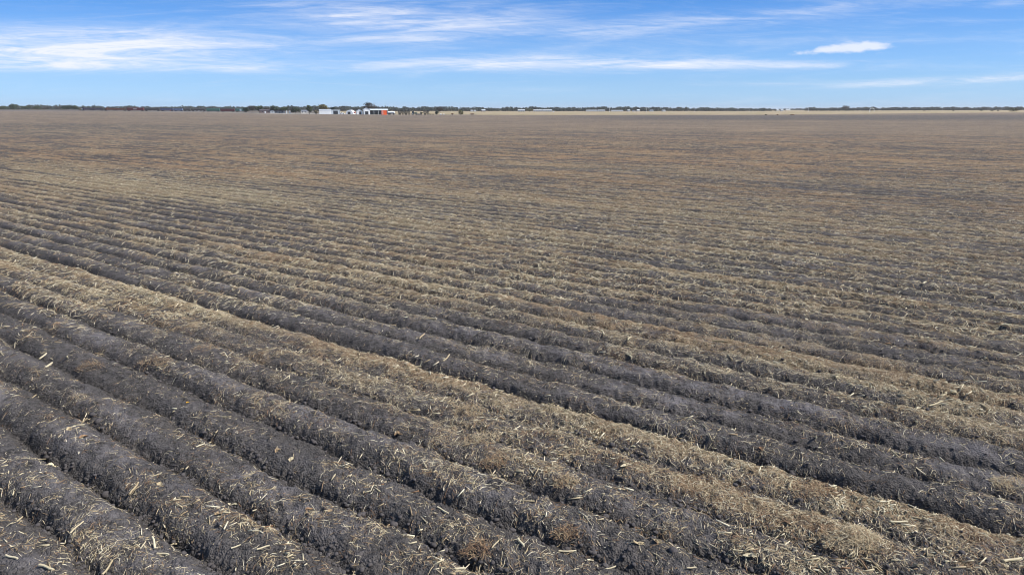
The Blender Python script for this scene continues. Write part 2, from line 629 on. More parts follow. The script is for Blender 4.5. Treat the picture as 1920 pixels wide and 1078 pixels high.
def scatter(n, r0, r1, power, gain, azlim=.80):
    """points on the field, areal density ~ r**-power, thinned by straw density"""
    e = 2 - power
    uu = RS.rand(n)
    r = (r0 ** e + uu * (r1 ** e - r0 ** e)) ** (1 / e) if abs(e) > 1e-6 else r0 * (r1 / r0) ** uu
    a = (RS.rand(n) * 2 - 1) * azlim
    x, y = np.sin(a) * r, np.cos(a) * r
    s = straw_density(x, y)
    keep = RS.rand(n) < np.clip((s - .06) ** 1.7 * gain, .02, 1)
    return x[keep], y[keep], s[keep], r[keep]


def tint_at(x, y):
    d = x * NX + y * NY
    t = x * TX + y * TY
    spots = np.clip(perlin(t / .7 + 11, d / .45) - .20, 0, 1) * 3.4 * (1 - sstep(28, 60, np.hypot(x, y)))
    return .6 * perlin(t / 5.0 + 70, d / 1.4) + .5 * perlin(t / 60 + 20, d / 11) + spots


def build_straw():
    V, Q, T = [], [], []
    off = 0
    for n, r0, r1, pw, gain, Lr, wr in ((560000, 5.5, 26, 1.35, 1.7, (.022, .15), (.0035, .0105)),
                                        (520000, 20, 75, 1.5, 2.1, (.06, .27), (.008, .021)),
                                        (130000, 60, 150, 1.5, 1.8, (.10, .40), (.012, .028))):
        x, y, s, r = scatter(n, r0, r1, pw, gain)
        m = len(x)
        L = Lr[0] + (Lr[1] - Lr[0]) * RS.rand(m) ** 1.9
        w = wr[0] + (wr[1] - wr[0]) * RS.rand(m) ** 1.8
        th = RS.rand(m) * 2 * math.pi
        tn = np.clip(.53 + .22 * RS.randn(m) - .26 * tint_at(x, y) * (RS.rand(m) < .8), 0, 1)
        bright = RS.rand(m) < .09
        tn[bright] = .75 + .25 * RS.rand(bright.sum())
        lift = np.abs(RS.randn(m)) * .06
        lift[RS.rand(m) < .12] *= 4
        v, q, t = strips(np.stack([x, y], -1), th, L, w, RS.randn(m) * .06, lift, tn, RS.randn(m) * .6)
        V.append(v)
        Q.append(q + off)
        T.append(t)
        off += len(v)
    o = np_mesh("straw_litter", np.concatenate(V), np.concatenate(Q), M_STRAW, {'tone': np.concatenate(T)})
    o['kind'] = 'stuff'
    tag(o, "fine tan and brown straw and crop fibres strewn over the soil ridges", "straw")


build_straw()


# flat-sided stalk chips: a mass of small split pieces, longer and paler than the fibre
def build_chips():
    V, Q, T = [], [], []
    off = 0
    for n, r0, r1, gain, Ls in ((52000, 5.5, 30, 1.0, .92), (80000, 22, 90, 1.1, 1.15)):
        x, y, s, r = scatter(n, r0, r1, 1.3, gain)
        clump = perlin(x / 1.7 + 3, y / 1.7) > -.05
        x, y = x[clump], y[clump]
        m = len(x)
        L = (.05 + .17 * RS.rand(m) ** 2) * Ls
        w = (.008 + .013 * RS.rand(m)) * Ls
        th = RS.rand(m) * 2 * math.pi
        tl = RS.randn(m) * .22
        z = ground(x, y) + w * .45 + np.abs(np.sin(tl)) * L * .4
        D = np.stack([np.cos(th) * np.cos(tl), np.sin(th) * np.cos(tl), np.sin(tl)], -1)
        P = np.stack([-np.sin(th), np.cos(th), 0 * th], -1)
        U = np.cross(D, P)
        C = np.stack([x, y, z], -1)
        out = np.zeros((m, 2, 4, 3))
        for i, sg in enumerate((-.5, .5)):
            for j, (a, b) in enumerate(((-1, -.5), (1, -.5), (.55, .6), (-.55, .6))):
                out[:, i, j] = C + D * (sg * L)[:, None] + P * (a * w * .5)[:, None] + U * (b * w * .8)[:, None]
        base = np.arange(m)[:, None] * 8
        for q in ((0, 1, 5, 4), (1, 2, 6, 5), (2, 3, 7, 6), (3, 0, 4, 7), (0, 3, 2, 1), (4, 5, 6, 7)):
            Q.append(base + np.array(q) + off)
        V.append(out.reshape(-1, 3))
        T.append(np.repeat(np.clip(.66 + .20 * RS.randn(m), .15, 1), 8))
        off += m * 8
    o = np_mesh("stalk_litter", np.concatenate(V), np.concatenate(Q), M_STRAW, {'tone': np.concatenate(T)})
    o['kind'] = 'stuff'
    tag(o, "short pale split stalk chips scattered among the straw", "stalk chips")


build_chips()


def clod_shape(seed):
    import bmesh
    bm = bmesh.new()
    bmesh.ops.create_icosphere(bm, subdivisions=2, radius=1)
    r = random.Random(seed)
    ax = [Vector((r.gauss(0, 1), r.gauss(0, 1), r.gauss(0, 1))).normalized() for _ in range(9)]
    hh = [r.uniform(.62, .95) for _ in ax]
    for v in bm.verts:
        c = v.co.copy()
        k = 1.0
        for a, h in zip(ax, hh):
            dd = c.dot(a)
            if dd > h:
                k = min(k, h / dd)
        v.co = c * k * (1 + r.uniform(-.13, .13))
        v.co.z *= .72
    vs = np.array([v.co[:] for v in bm.verts])
    fs = np.array([[v.index for v in f.verts] for f in bm.faces])
    bm.free()
    return vs, fs


CLODS = [clod_shape(i) for i in range(6)]


def build_clods():
    V, Q = [], []
    off = 0
    n = 64000
    r = 5.5 * (26 / 5.5) ** RS.rand(n)
    a = (RS.rand(n) * 2 - 1) * .8
    x, y = np.sin(a) * r, np.cos(a) * r
    d, t, k, u = rows(x, y)
    s = np.abs(2 * u - 1)
    keep = RS.rand(n) < (.16 + .6 * np.exp(-((1 - s) / .3) ** 2))
    x, y, s = x[keep], y[keep], s[keep]
    m = len(x)
    size = (.007 + .030 * RS.rand(m) ** 3.5) * (.6 + .8 * np.exp(-((1 - s) / .3) ** 2))
    z = ground(x, y)
    for i in range(m):
        vs, fs = CLODS[i % 6]
        c, sn = math.cos(i * 1.7), math.sin(i * 1.7)
        R = np.array([[c, -sn, 0], [sn, c, 0], [0, 0, 1]])
        V.append(vs @ R.T * size[i] + [x[i], y[i], z[i] + size[i] * .25])
        Q.append(fs + off)
        off += len(vs)
    o = np_mesh("soil_clods", np.concatenate(V), np.concatenate(Q), M_CLOD, smooth=False)
    o['kind'] = 'stuff'
    tag(o, "small crumbled dark soil clods lying in the furrows", "soil clods")


build_clods()

# ------------------------------------------------------------------ single pieces one can pick out on the field


def tone_mesh(name, mb, mat, tone, parent=None):
    o = mb.build(name, mat, parent)
    a = o.data.attributes.new('tone', 'FLOAT', 'POINT')
    n = len(o.data.vertices)
    a.data.foreach_set('value', np.clip(tone + .05 * RS.randn(n), 0, 1).astype(np.float32))
    return o


def stalk_obj(px, py, lpx, ang, wpx, tone, label, up=0.0):
    """a broken stalk: lpx long and wpx thick in the photograph, ang = slant in the picture (degrees)"""
    X, Y, z = hit(px, py)
    dist = math.hypot(math.hypot(X, Y), CAM_H - z)
    k = dist / F
    # direction on the ground that shows at that slant
    sinb = max(.25, (CAM_H - z) / dist)
    az = math.atan2(X, Y)
    gx, gy = math.cos(math.radians(ang)), math.sin(math.radians(ang)) / sinb
    ln = math.hypot(gx, gy) if up == 0 else 1.0
    L = lpx * k * min(ln, 1.8)
    th = math.atan2(gy, gx) - az
    w = wpx * k * .58
    L *= .85
    tone -= .12
    mb = MB()
    tl = up
    pts = []
    for i in range(5):
        s = (i / 4 - .5) * L
        pts.append(Vector((s * math.cos(tl), .03 * L * math.sin(i * 1.4 + px), (s + L / 2) * math.sin(tl) + w * .5)))
    seg = 8
    for i, p in enumerate(pts):
        q = (pts[min(i + 1, 4)] - pts[max(i - 1, 0)]).normalized()
        sx = q.orthogonal().normalized()
        sy = q.cross(sx)
        rr = w / 2 * (1.0, .92, .9, .95, .8)[i]
        for j in range(seg):
            t = 2 * math.pi * j / seg
            flat = .8 if math.sin(t) > 0 else 1
            mb.v.append(tuple(p + sx * math.cos(t) * rr * flat + sy * math.sin(t) * rr))
    for i in range(4):
        for j in range(seg):
            a, b2 = i * seg + j, i * seg + (j + 1) % seg
            mb.f.append((a, b2, b2 + seg, a + seg))
    mb.f.append(tuple(range(seg))[::-1])
    mb.f.append(tuple(4 * seg + j for j in range(seg)))
    o = tone_mesh("stalk_piece", mb, M_STRAW, tone)
    o.location = (X, Y, z + .004)
    o.rotation_euler = (0, 0, th)
    return tag(o, label, "stalk piece", "broken stalk pieces lying on the field")


def husk_obj(px, py, lpx, ang, tone, label, wide=.42, name="husk_scrap", cat="husk", group="husk and leaf scraps on the field", mat=None, blades=2):
    """crumpled, cupped scraps of husk: pointed blades with a fold"""
    X, Y, z = hit(px, py)
    k = math.hypot(math.hypot(X, Y), CAM_H - z) / F
    L = lpx * k * .72
    tone = max(.2, tone - .16)
    mb = MB()
    r = random.Random(px * 31 + py)
    for bld in range(blades):
        n0 = len(mb.v)
        rz = r.uniform(-.5, .5) if bld else 0
        sc = 1 if bld == 0 else r.uniform(.55, .8)
        N = 9
        for i in range(N):
            s = i / (N - 1)
            wd = L * wide * sc * (math.sin(math.pi * min(1, s * .92 + .08)) ** .8) * .5 + L * .01
            cx = (s - .5) * L * sc
            cz = L * (.05 + .07 * math.sin(s * 2.9 + px) + .04 * math.sin(8 * s + bld + py)) * (1 + .5 * bld)
            cy = L * .10 * math.sin(s * 4 + bld * 2 + px)
            for j in (-1, -.5, 0, .5, 1):
                yy = cy + j * wd
                zz = cz + abs(j) ** 2 * wd * .55 + r.uniform(-.012, .012) * L
                xx = cx + r.uniform(-.02, .02) * L
                mb.v.append((xx * math.cos(rz) - yy * math.sin(rz), xx * math.sin(rz) + yy * math.cos(rz), zz))
        for i in range(N - 1):
            for j in range(4):
                a = n0 + i * 5 + j
                mb.f.append((a, a + 1, a + 6, a + 5))
    o = tone_mesh(name, mb, mat or M_STRAW, tone)
    sol = o.modifiers.new("thickness", 'SOLIDIFY')
    sol.thickness = max(.0015, L * .02)
    o.location = (X, Y, z)
    o.rotation_euler = (0, 0, math.radians(ang) - math.atan2(X, Y))
    return tag(o, label, cat, group)


def clod_obj(px, py, wpx, label):
    X, Y, z = hit(px, py)
    k = math.hypot(math.hypot(X, Y), CAM_H - z) / F
    vs, fs = CLODS[(px + py) % 6]
    R = wpx * k / 2 * .8
    o = np_mesh("soil_clod", vs * R, fs, M_CLOD)
    o.location = (X, Y, z + R * .12)
    o.rotation_euler = (0, 0, px * .7)
    return tag(o, label, "soil clod", "large soil clods in the furrows")


def tuft_obj(px, py, wpx, hpx, tone, n, label):
    """a tangle of straw blades heaped on a ridge"""
    X, Y, z = hit(px, py)
    k = math.hypot(math.hypot(X, Y), CAM_H - z) / F
    W, H = wpx * k, hpx * k * 1.1
    r = np.random.RandomState(px * 7 + py)
    V, Q, T = [], [], []
    for i in range(n):
        a = r.rand() * 6.283
        rad = W / 2 * math.sqrt(r.rand())
        cx, cy = math.cos(a) * rad * 1.15, math.sin(a) * rad * .7
        cz = H * max(0.05, 1 - (rad / (W / 2)) ** 1.6) * r.uniform(.15, 1)
        th, L, w = r.rand() * 6.283, r.uniform(.06, .17), r.uniform(.003, .007)
        tl = r.normal() * .5
        pr = None
        for q in range(4):
            s = (q / 3 - .5) * L
            bend = L * .25 * (q / 3 - .5) ** 2
            p = np.array([cx + math.cos(th) * s, cy + math.sin(th) * s, max(.0, cz + s * math.sin(tl) - bend)])
            pp = np.array([-math.sin(th), math.cos(th), r.normal() * .4]) * w * .5
            V += [p - pp, p + pp]
        b = i * 8
        for q in range(3):
            Q.append([b + 2 * q, b + 2 * q + 1, b + 2 * q + 3, b + 2 * q + 2])
        T += [min(1, max(0, tone + r.normal() * .16))] * 8
    o = np_mesh("straw_tuft", np.array(V), np.array(Q), M_STRAW, {'tone': np.array(T)})
    o.location = (X, Y, z)
    o.rotation_euler = (0, 0, -ROW_AZ * 0 + .3)
    return tag(o, label, "straw tuft", "tangled straw tufts on the ridges")


STALKS = [
    (290, 1024, 26, 100, 6, .93, "thick pale stalk end standing up beside a shorter slanting piece"),
    (306, 1040, 20, -22, 6, .84, "short slanting stalk piece beside the pale upright stalk end"),
    (144, 990, 26, 32, 5, .80, "yellowish slanting stalk on the lowest ridge crest"),
    (88, 1066, 24, -40, 8, .86, "fat cream stalk chunk at the very bottom edge of the field"),
    (204, 1064, 30, 42, 6, .72, "long brownish stalk leaning beside the fat cream chunk at the bottom edge"),
    (22, 1046, 18, -40, 6, .88, "small cream stalk stub in the bottom corner of the field"),
    (252, 917, 24, 48, 6, .62, "tan doubled stalk lying on the ridge above the deepest furrow"),
    (292, 892, 20, 2, 4, .78, "thin level stalk resting just above the tan doubled stalk"),
    (443, 1026, 18, 5, 5, .88, "short level stalk bit in front of the stacked pale pieces"),
    (494, 1028, 24, 4, 6, .86, "pale stacked stalk pieces on the second lowest ridge"),
    (830, 958, 26, -30, 6, .90, "cream stalk on the bare crusted crest, slanting down"),
    (930, 1020, 24, 48, 5, .74, "tan stalk leaning over the rusty straw patch at the bottom"),
    (977, 1019, 18, -50, 8, .90, "stubby cream stalk beside the rusty straw patch"),
    (1064, 1035, 36, 4, 6, .88, "long level cream stalk below the reddish straw mound"),
    (1105, 1052, 18, 6, 5, .82, "short level stalk just below the long cream one"),
    (860, 1069, 26, 4, 9, .93, "thick pale stalk slab at the bottom edge, bark side up"),
    (1047, 997, 15, -60, 5, .86, "short steep stalk piece beside the reddish straw mound"),
    (1145, 1066, 22, 22, 5, .84, "slim stalk lying at the bottom edge near the long cream one"),
    (1337, 781, 18, -62, 5, .88, "pale stalk standing steeply on the lavender crusted ridge"),
    (1529, 826, 20, -82, 6, .92, "bright upright stalk stub in the middle of the smooth grey ridge"),
    (1717, 797, 18, -80, 6, .88, "upright cream stub on the bare dark ridge"),
    (1756, 758, 26, 32, 5, .80, "tan stalk leaning beside the heap of husks"),
    (1686, 980, 28, 18, 6, .90, "light stalk on the broad straw band, tilted up"),
    (1565, 938, 20, -38, 5, .76, "tan stalk lying just beside the red brown straw"),
    (1482, 912, 18, 72, 5, .74, "curved tan stalk on the broad straw ridge"),
    (1722, 882, 26, -25, 5, .84, "long slim stalk on the pale grey ridge of the broad straw band"),
    (1898, 1052, 26, 35, 8, .84, "thick tan stalk near the bottom corner beyond the straw heap"),
    (1297, 1066, 18, 12, 6, .82, "short tan stalk in the last furrow at the bottom edge"),
    (1390, 1033, 32, 10, 4, .86, "slim cream stalk beside the looped husk leaf"),
    (90, 688, 18, 25, 6, .88, "pale stalk on the shaded ridge at the edge on the train side"),
    (83, 668, 20, 38, 5, .86, "cream stalk slanting above a dark furrow at the edge on the train side"),
    (127, 675, 14, -85, 5, .86, "small upright stalk beside the cream slanting one"),
    (715, 553, 18, 2, 5, .62, "orange tan level stalk on the reddish straw ridge"),
    (810, 599, 20, -8, 5, .72, "long tan stalk on the rim of a bare grey ridge"),
    (791, 632, 20, 45, 5, .66, "brown tan stalk leaning on the smooth lavender crest"),
    (838, 672, 22, 42, 5, .70, "tan stalk leaning across the grey ridge beyond the orange straw"),
    (1131, 625, 16, -48, 5, .90, "cream stalk tilting down on a dark ridge"),
    (1180, 636, 14, 48, 5, .88, "cream stalk tilting up on a dark ridge"),
    (1180, 668, 14, -28, 5, .88, "short pale stalk below the two tilted ones"),
    (1350, 641, 30, 2, 5, .66, "long level tan stalk among thick stubble"),
    (1396, 678, 16, -78, 5, .86, "steep pale stalk below the thick stubble"),
    (1733, 532, 12, 55, 5, .90, "small bright stalk sticking up on a bare dark ridge"),
    (1846, 676, 14, -84, 5, .94, "white stalk stub standing up at the edge below the olive bush"),
]
for i, (px, py, l, a, w, tn, lab) in enumerate(STALKS):
    stalk_obj(px, py, l, a, w, tn, lab, up=(.5 if 60 < abs(a) < 110 else 0.0))

HUSKS = [
    (103, 873, 30, -18, .97, .5, "cream husk scrap lying at the rim of the deepest furrow"),
    (411, 962, 24, 48, .52, .55, "orange tan curled leaf on the dark crumbly ridge near the bottom"),
    (618, 958, 18, 40, .50, .6, "orange leaf scrap at the foot of a crusted crest"),
    (580, 954, 18, 20, .40, .5, "dull pink leaf tangle next to the orange scrap"),
    (130, 806, 20, 60, .66, .5, "tan frayed husk tuft on the second ridge"),
    (158, 820, 20, 30, .38, .5, "brown frayed husk tuft beside the tan one"),
    (300, 909, 20, 70, .72, .6, "yellowish frayed husk beside the tan doubled stalk"),
    (521, 845, 18, 50, .55, .5, "tan leaf scrap above a crusted crest, the smaller of two"),
    (547, 862, 24, 75, .80, .35, "pale pinkish leaf stem, taller of two on the crest"),
    (437, 945, 26, -40, .96, .2, "white bent leaf sheath in a dark furrow"),
    (1172, 872, 28, 42, .90, .35, "big pale cob husk leaning on a straw ridge"),
    (1406, 1044, 30, -8, .92, .5, "pale pointed husk leaf looped open on bare soil"),
    (1235, 1016, 28, -55, .62, .5, "tan and pink torn husk bunch near the bottom"),
    (1196, 1018, 30, 25, .66, .3, "tan woody husk strip beside the torn bunch"),
    (1427, 842, 16, -60, .28, .6, "small red brown leaf shards on a grey ridge"),
    (1783, 738, 24, 10, .88, .6, "cream rounded husk in the heap of stubble"),
    (1630, 1028, 22, 70, .74, .6, "tan cob end buried in the big straw heap"),
    (1885, 612, 16, 0, .95, .7, "white crumpled husk at the edge below the olive bush"),
    (1513, 600, 12, 60, .98, .6, "tiny white husk on a dark ridge"),
    (1242, 522, 12, 80, .98, .6, "white husk fleck on the middle of the field"),
    (1188, 838, 14, 5, .92, .5, "white husk chip on a bare furrow edge"),
    (1060, 840, 22, -20, .97, .4, "long white husk strip on a grey furrow"),
    (748, 815, 24, 12, .50, .5, "pale pink husk knot beside a dark furrow"),
]
for px, py, l, a, tn, wd, lab in HUSKS:
    husk_obj(px, py, l, a, tn, lab, wd)

M_YEL = paint("yellow petal", (.72, .42, .03), .6, .15, 30)
fx = husk_obj(352, 755, 7, 20, .5, "tiny bright yellow kernel lying on the dark ridge", .8, "corn_kernel", "kernel", None, M_YEL)

for px, py, w, lab in ((185, 791, 18, "rounded grey clod in a furrow at the edge on the train side"), (175, 778, 14, "dark clod just behind the rounded grey clod"),
                       (200, 928, 20, "dark blocky clod on the floor of the deepest furrow"), (413, 982, 13, "grey round clod just below the orange tan leaf"),
                       (524, 803, 13, "pale round clod at the mouth of a furrow"), (738, 983, 20, "tall grey clod at the foot of a straw ridge"),
                       (727, 890, 16, "rounded clod in the row of clods below the orange straw"), (703, 886, 16, "dark clod leading the row below the orange straw"),
                       (1262, 1033, 22, "flat dark clod beside the torn husk bunch"), (1112, 1032, 13, "small dark clod beyond the long cream stalk"),
                       (1180, 1030, 14, "small clod leaning on the tan woody husk strip")):
    clod_obj(px, py, w, lab)

for px, py, w, h, tn, n, lab in ((1597, 1012, 86, 26, .52, 420, "big tangled tan straw heap near the bottom of the broad band"),
                                 (930, 868, 56, 24, .30, 260, "reddish brown straw tuft hanging over a furrow"),
                                 (880, 772, 60, 20, .44, 240, "orange tan straw tuft on the crest beside a pale furrow"),
                                 (905, 825, 60, 20, .50, 220, "grey tan straw tuft sagging into a furrow"),
                                 (1062, 905, 46, 18, .40, 200, "brown straw tuft on the ridge above the reddish mound"),
                                 (1065, 1000, 50, 18, .22, 220, "reddish straw mound on the lowest visible ridge"),
                                 (1530, 925, 70, 18, .22, 260, "red brown straw heap on the broad band"),
                                 (1905, 914, 60, 20, .46, 220, "tan straw heap at the edge below the olive bush"),
                                 (900, 1030, 60, 18, .18, 220, "rusty straw patch at the bottom edge"),
                                 (170, 690, 40, 16, .25, 160, "brown straw knot on a ridge at the edge on the train side"),
                                 (290, 680, 46, 14, .26, 160, "rust coloured straw tuft on the third ridge"),
                                 (382, 655, 40, 12, .28, 140, "rust coloured straw hump beside a dark furrow"),
                                 (1545, 545, 50, 14, .26, 150, "orange straw hump in the long orange band"),
                                 (1880, 905, 40, 14, .55, 120, "pale tan straw clump touching the tan heap at the edge")):
    tuft_obj(px, py, w, h, tn, n, lab)


# ------------------------------------------------------------------ trees and shrubs
def crown_arrays(lobes, n, leaf, r, gaps=.0, shell=.55):
    """leaf quads spread through ellipsoid lobes; lobes = (x, y, z, rx, ry, rz)"""
    V, Q, T = [], [], []
    vol = [l[3] * l[4] * l[5] for l in lobes]
    tot = sum(vol)
    i = 0
    for (cx, cy, cz, rx, ry, rz), vv in zip(lobes, vol):
        m = max(12, int(n * vv / tot))
        d = r.normal(size=(m, 3))
        d /= np.linalg.norm(d, axis=1)[:, None]
        rad = shell + (1.03 - shell) * r.rand(m) ** .7
        p = d * rad[:, None] * [rx, ry, rz] + [cx, cy, cz]
        if gaps:
            g = perlin(p[:, 0] / (1.1 * leaf * 3) + cx * 3, (p[:, 2] + p[:, 1]) / (leaf * 3.3)) > (-.6 + gaps)
            p, d = p[g], d[g]
            m = len(p)
        a = r.normal(size=(m, 3))
        a /= np.linalg.norm(a, axis=1)[:, None]
        nn = d + a * .8
        nn /= np.linalg.norm(nn, axis=1)[:, None]
        u = np.cross(nn, r.normal(size=(m, 3)))
        u /= np.linalg.norm(u, axis=1)[:, None] + 1e-9
        w = np.cross(nn, u)
        s = leaf * (.55 + .8 * r.rand(m))[:, None]
        quad = np.stack([p - u * s * .5 - w * s * .18, p + u * s * .1 - w * s * .5, p + u * s * .5 + w * s * .15, p - u * s * .1 + w * s * .5], 1)
        V.append(quad.reshape(-1, 3))
        Q.append(np.arange(m * 4).reshape(-1, 4) + i)
        i += m * 4
        tn = np.clip(r.rand() * .5 + .25 + .22 * r.normal(size=m), 0, 1)
        T.append(np.repeat(tn, 4))
    return np.concatenate(V), np.concatenate(Q), np.concatenate(T)


def tree(px, Y, wpx, hpx, mat, label, group="trees near the railway and farm", seed=1, bare=False, name="tree", trunk=.22, lean=0.0, n=900, gaps=.12):
    """a tree wpx wide and hpx high in the photograph at image column px"""
    loc = at(px, Y)
    W, H = mx(wpx, Y), mz(hpx, Y)
    r = np.random.RandomState(seed)
    o = thing(name, label, "tree" if name == "tree" else "shrub", loc, 0, group)
    tb = MB()
    base = H * trunk
    tr = max(.12, H * .028)
    segs = 4
    pts = [Vector((lean * H * (i / segs) ** 2 + r.normal() * .01 * H, r.normal() * .01 * H, -.2 + (base + H * .35) * i / segs)) for i in range(segs + 1)]
    for i in range(segs):
        tb.tube(pts[i], pts[i + 1], tr * (1 - .18 * i), tr * (1 - .18 * (i + 1)), 7)
    nl = 6 if not bare else 12
    tips = []
    for i in range(nl):
        a = 6.283 * i / nl + r.rand() * .8
        st = pts[2 + i % 3]
        tip = Vector((math.cos(a) * W * .36 * (.6 + .5 * r.rand()), math.sin(a) * W * .36, base + (H - base) * (.45 + .45 * r.rand())))
        mid = (st + tip) / 2 + Vector((0, 0, H * .05))
        tb.tube(st, mid, tr * .42, tr * .26, 5)
        tb.tube(mid, tip, tr * .26, tr * .08, 5)
        tips.append(tip)
        if bare:
            for q in range(4):
                e = mid.lerp(tip, .3 + .2 * q) + Vector((r.normal() * W * .08, r.normal() * W * .08, H * .08 + abs(r.normal()) * H * .06))
                tb.tube(mid.lerp(tip, .2 + .2 * q), e, tr * .12, tr * .03, 4)
    tb.build("trunk", M_BARK, o)
    lobes = []
    ch = H - base
    K = 7
    lobes.append((lean * H * .6, 0, base + ch * .5, W * .34, W * .34, ch * .40))
    for i in range(K):
        a = 6.283 * i / K + r.rand()
        hh = r.uniform(.22, .82)
        rad = W * (.30 - .14 * abs(hh - .4))
        lobes.append((math.cos(a) * rad + lean * H * hh, math.sin(a) * rad, base + ch * hh, W * r.uniform(.15, .24), W * r.uniform(.15, .24), ch * r.uniform(.13, .24)))
    v, q, t = crown_arrays(lobes, int(n * 1.5) if not bare else int(n * 2.2), max(.35, H * .095) * (1 if not bare else .6), r, gaps + (.35 if bare else 0), .35 if not bare else .2)
    v[:, 2] = np.clip(v[:, 2], .15, H)
    np_mesh("crown", v, q, mat, {'tone': t}, parent=o)
    return o


def bush(px, Y, wpx, hpx, mat, label, group="shrubs along the field edge", seed=1, n=420, name="shrub"):
    loc = at(px, Y)
    W, H = mx(wpx, Y), mz(hpx, Y)
    r = np.random.RandomState(seed)
    o = thing(name, label, "shrub", loc, 0, group)
    sb = MB()
    for i in range(6):
        a = i * 1.1
        sb.tube((0, 0, -.1), (math.cos(a) * W * .25, math.sin(a) * W * .2, H * .6), .06, .02, 5)
    sb.build("stem", M_BARK, o)
    lobes = [(0, 0, H * .45, W * .36, W * .32, H * .44)]
    for i in range(5):
        a = i * 1.256 + r.rand()
        lobes.append((math.cos(a) * W * .28, math.sin(a) * W * .24, H * r.uniform(.3, .68), W * .19, W * .19, H * r.uniform(.22, .32)))
    v, q, t = crown_arrays(lobes, n, max(.25, H * .12), r, .1, .35)
    v[:, 2] = np.clip(v[:, 2], .03, H)
    np_mesh("foliage", v, q, mat, {'tone': t}, parent=o)
    return o


TREES = [
    # px, Y, w, h, material, label
    (26, 1300, 17, 12.5, M_LEAF_DARK, "tall dark dome shaped tree above low bushes, farthest from the train"),
    (7, 1260, 20, 9, M_LEAF, "green tree cut off by the picture edge beyond the dark dome tree"),
    (48, 1260, 22, 8.5, M_LEAF, "low mid green tree just on the train side of the dark dome tree"),
    (70, 1230, 16, 8.5, M_LEAF, "small green tree halfway between the dome tree and the locomotives"),
    (88, 1210, 18, 9, M_TWIG, "greyish half bare tree between small green trees ahead of the locomotives"),
    (108, 1200, 16, 8.5, M_TWIG, "greyish half bare tree touching the big dark bushy tree"),
    (125, 1180, 24, 11, M_LEAF_DARK, "big dark bushy tree reaching the ground near the head of the train"),
    (141, 1190, 15, 10.5, M_LEAF, "olive green tree closest to the head of the train"),
    (461, 905, 14, 11.8, M_LEAF_DARK, "dark tree touching the tail of the train"),
    (472, 900, 16, 15.3, M_TWIG, "brownish bare tree beyond the tail of the train"),
    (486, 910, 18, 14.8, M_LEAF, "round green tree between two bare ones by the houses"),
    (501, 915, 18, 13.6, M_TWIG, "grey bare tree behind the small brown house"),
    (515, 905, 17, 15.3, M_LEAF_DARK, "tallest dark green tree behind the small houses"),
    (531, 910, 21, 13.0, M_LEAF, "wide green tree beside the tallest dark one"),
    (554, 850, 22, 14.2, M_LEAF_DARK, "dark round tree standing beside the white gate posts"),
    (580, 800, 13, 17.5, M_LEAF, "tall slim green tree beside the white barn"),
    (607, 830, 24, 19.5, M_LEAF_AUTUMN, "big round yellowing tree behind the white barn"),
    (624, 850, 10, 14, M_LEAF_DARK, "small dark tree peeping over the end of the white barn"),
    (693, 850, 31, 23, M_TWIG, "broad bare tree rising behind the farm sheds"),
    (825, 900, 16, 14, M_TWIG, "bare wispy tree behind the row of trailers"),
    (993, 1450, 16, 7.5, M_LEAF_OLIVE, "yellow green tree in front of the long white greenhouse"),
    (1586, 1700, 16, 11.5, M_TWIG, "domed pale tree standing above the distant wood"),
]
for i, (px, Y, w, h, m, lab) in enumerate(TREES):
    tree(px, Y, w, h, m, lab, seed=50 + i, bare=(m is M_TWIG), trunk=.08 if m is M_LEAF_DARK else .16)

SHRUBS = [
    (592, 775, 9, 9, M_LEAF_TAN, "dead tan bush standing beside the end of the white barn"),
    (819, 740, 9, 8.5, M_LEAF_DARK, "dark green bush between the trailer frame and the white bales"),
    (864, 735, 12, 10, M_LEAF_OLIVE, "olive bush standing alone on the tan verge"),
    (1899, 960, 25, 9, M_LEAF_OLIVE, "large olive bush on the grassland by the picture edge"),
    (1733, 1500, 5, 2.5, M_LEAF_DARK, "small dark bush far out on the grassland, nearest the white hoop"),
    (1788, 1250, 5, 3.2, M_LEAF_DARK, "dark round bush alone on the grassland beyond the ditch"),
    (1840, 1250, 8, 3, M_LEAF_DARK, "low wide dark bush beside a yellow patch of grass"),
    (1861, 1150, 8, 2.6, M_LEAF_DARK, "low dark bush just before the large olive bush"),
    (1872, 1180, 4, 2.2, M_LEAF_DARK, "tiny dark bush wedged beside the large olive bush"),
    (848, 735, 7, 3.5, M_RUST, "russet brush clump between the bales and the olive bush"),
    (885, 730, 11, 3.2, M_RUST, "low russet brush clump beyond the olive bush"),
    (30, 1240, 40, 4, M_LEAF_DARK, "low dark hedge under the dark dome shaped tree"),
    (70, 1215, 40, 3.6, M_LEAF_TAN, "low brownish hedge in front of the half bare greyish trees"),
    (150, 1080, 6, 5, M_LEAF_TAN, "yellowish reed clump just before the head of the train"),
    (1437, 684, 5, 1.7, M_LEAF_DARK, "small dark weed clump on the far rim of the ploughed field"),
    (1459, 686, 5, 1.4, M_RUST, "small reddish weed clump on the far rim of the ploughed field"),
    (1486, 688, 11, 1.6, M_RUST, "long reddish weed strip on the far rim of the ploughed field"),
    (790, 742, 6, 6, M_LEAF_OLIVE, "olive weeds growing behind the tractor"),
]
for i, (px, Y, w, h, m, lab) in enumerate(SHRUBS):
    mm = M_LEAF_RUST if False else m
    bush(px, Y, w, h, mm, lab, seed=200 + i)


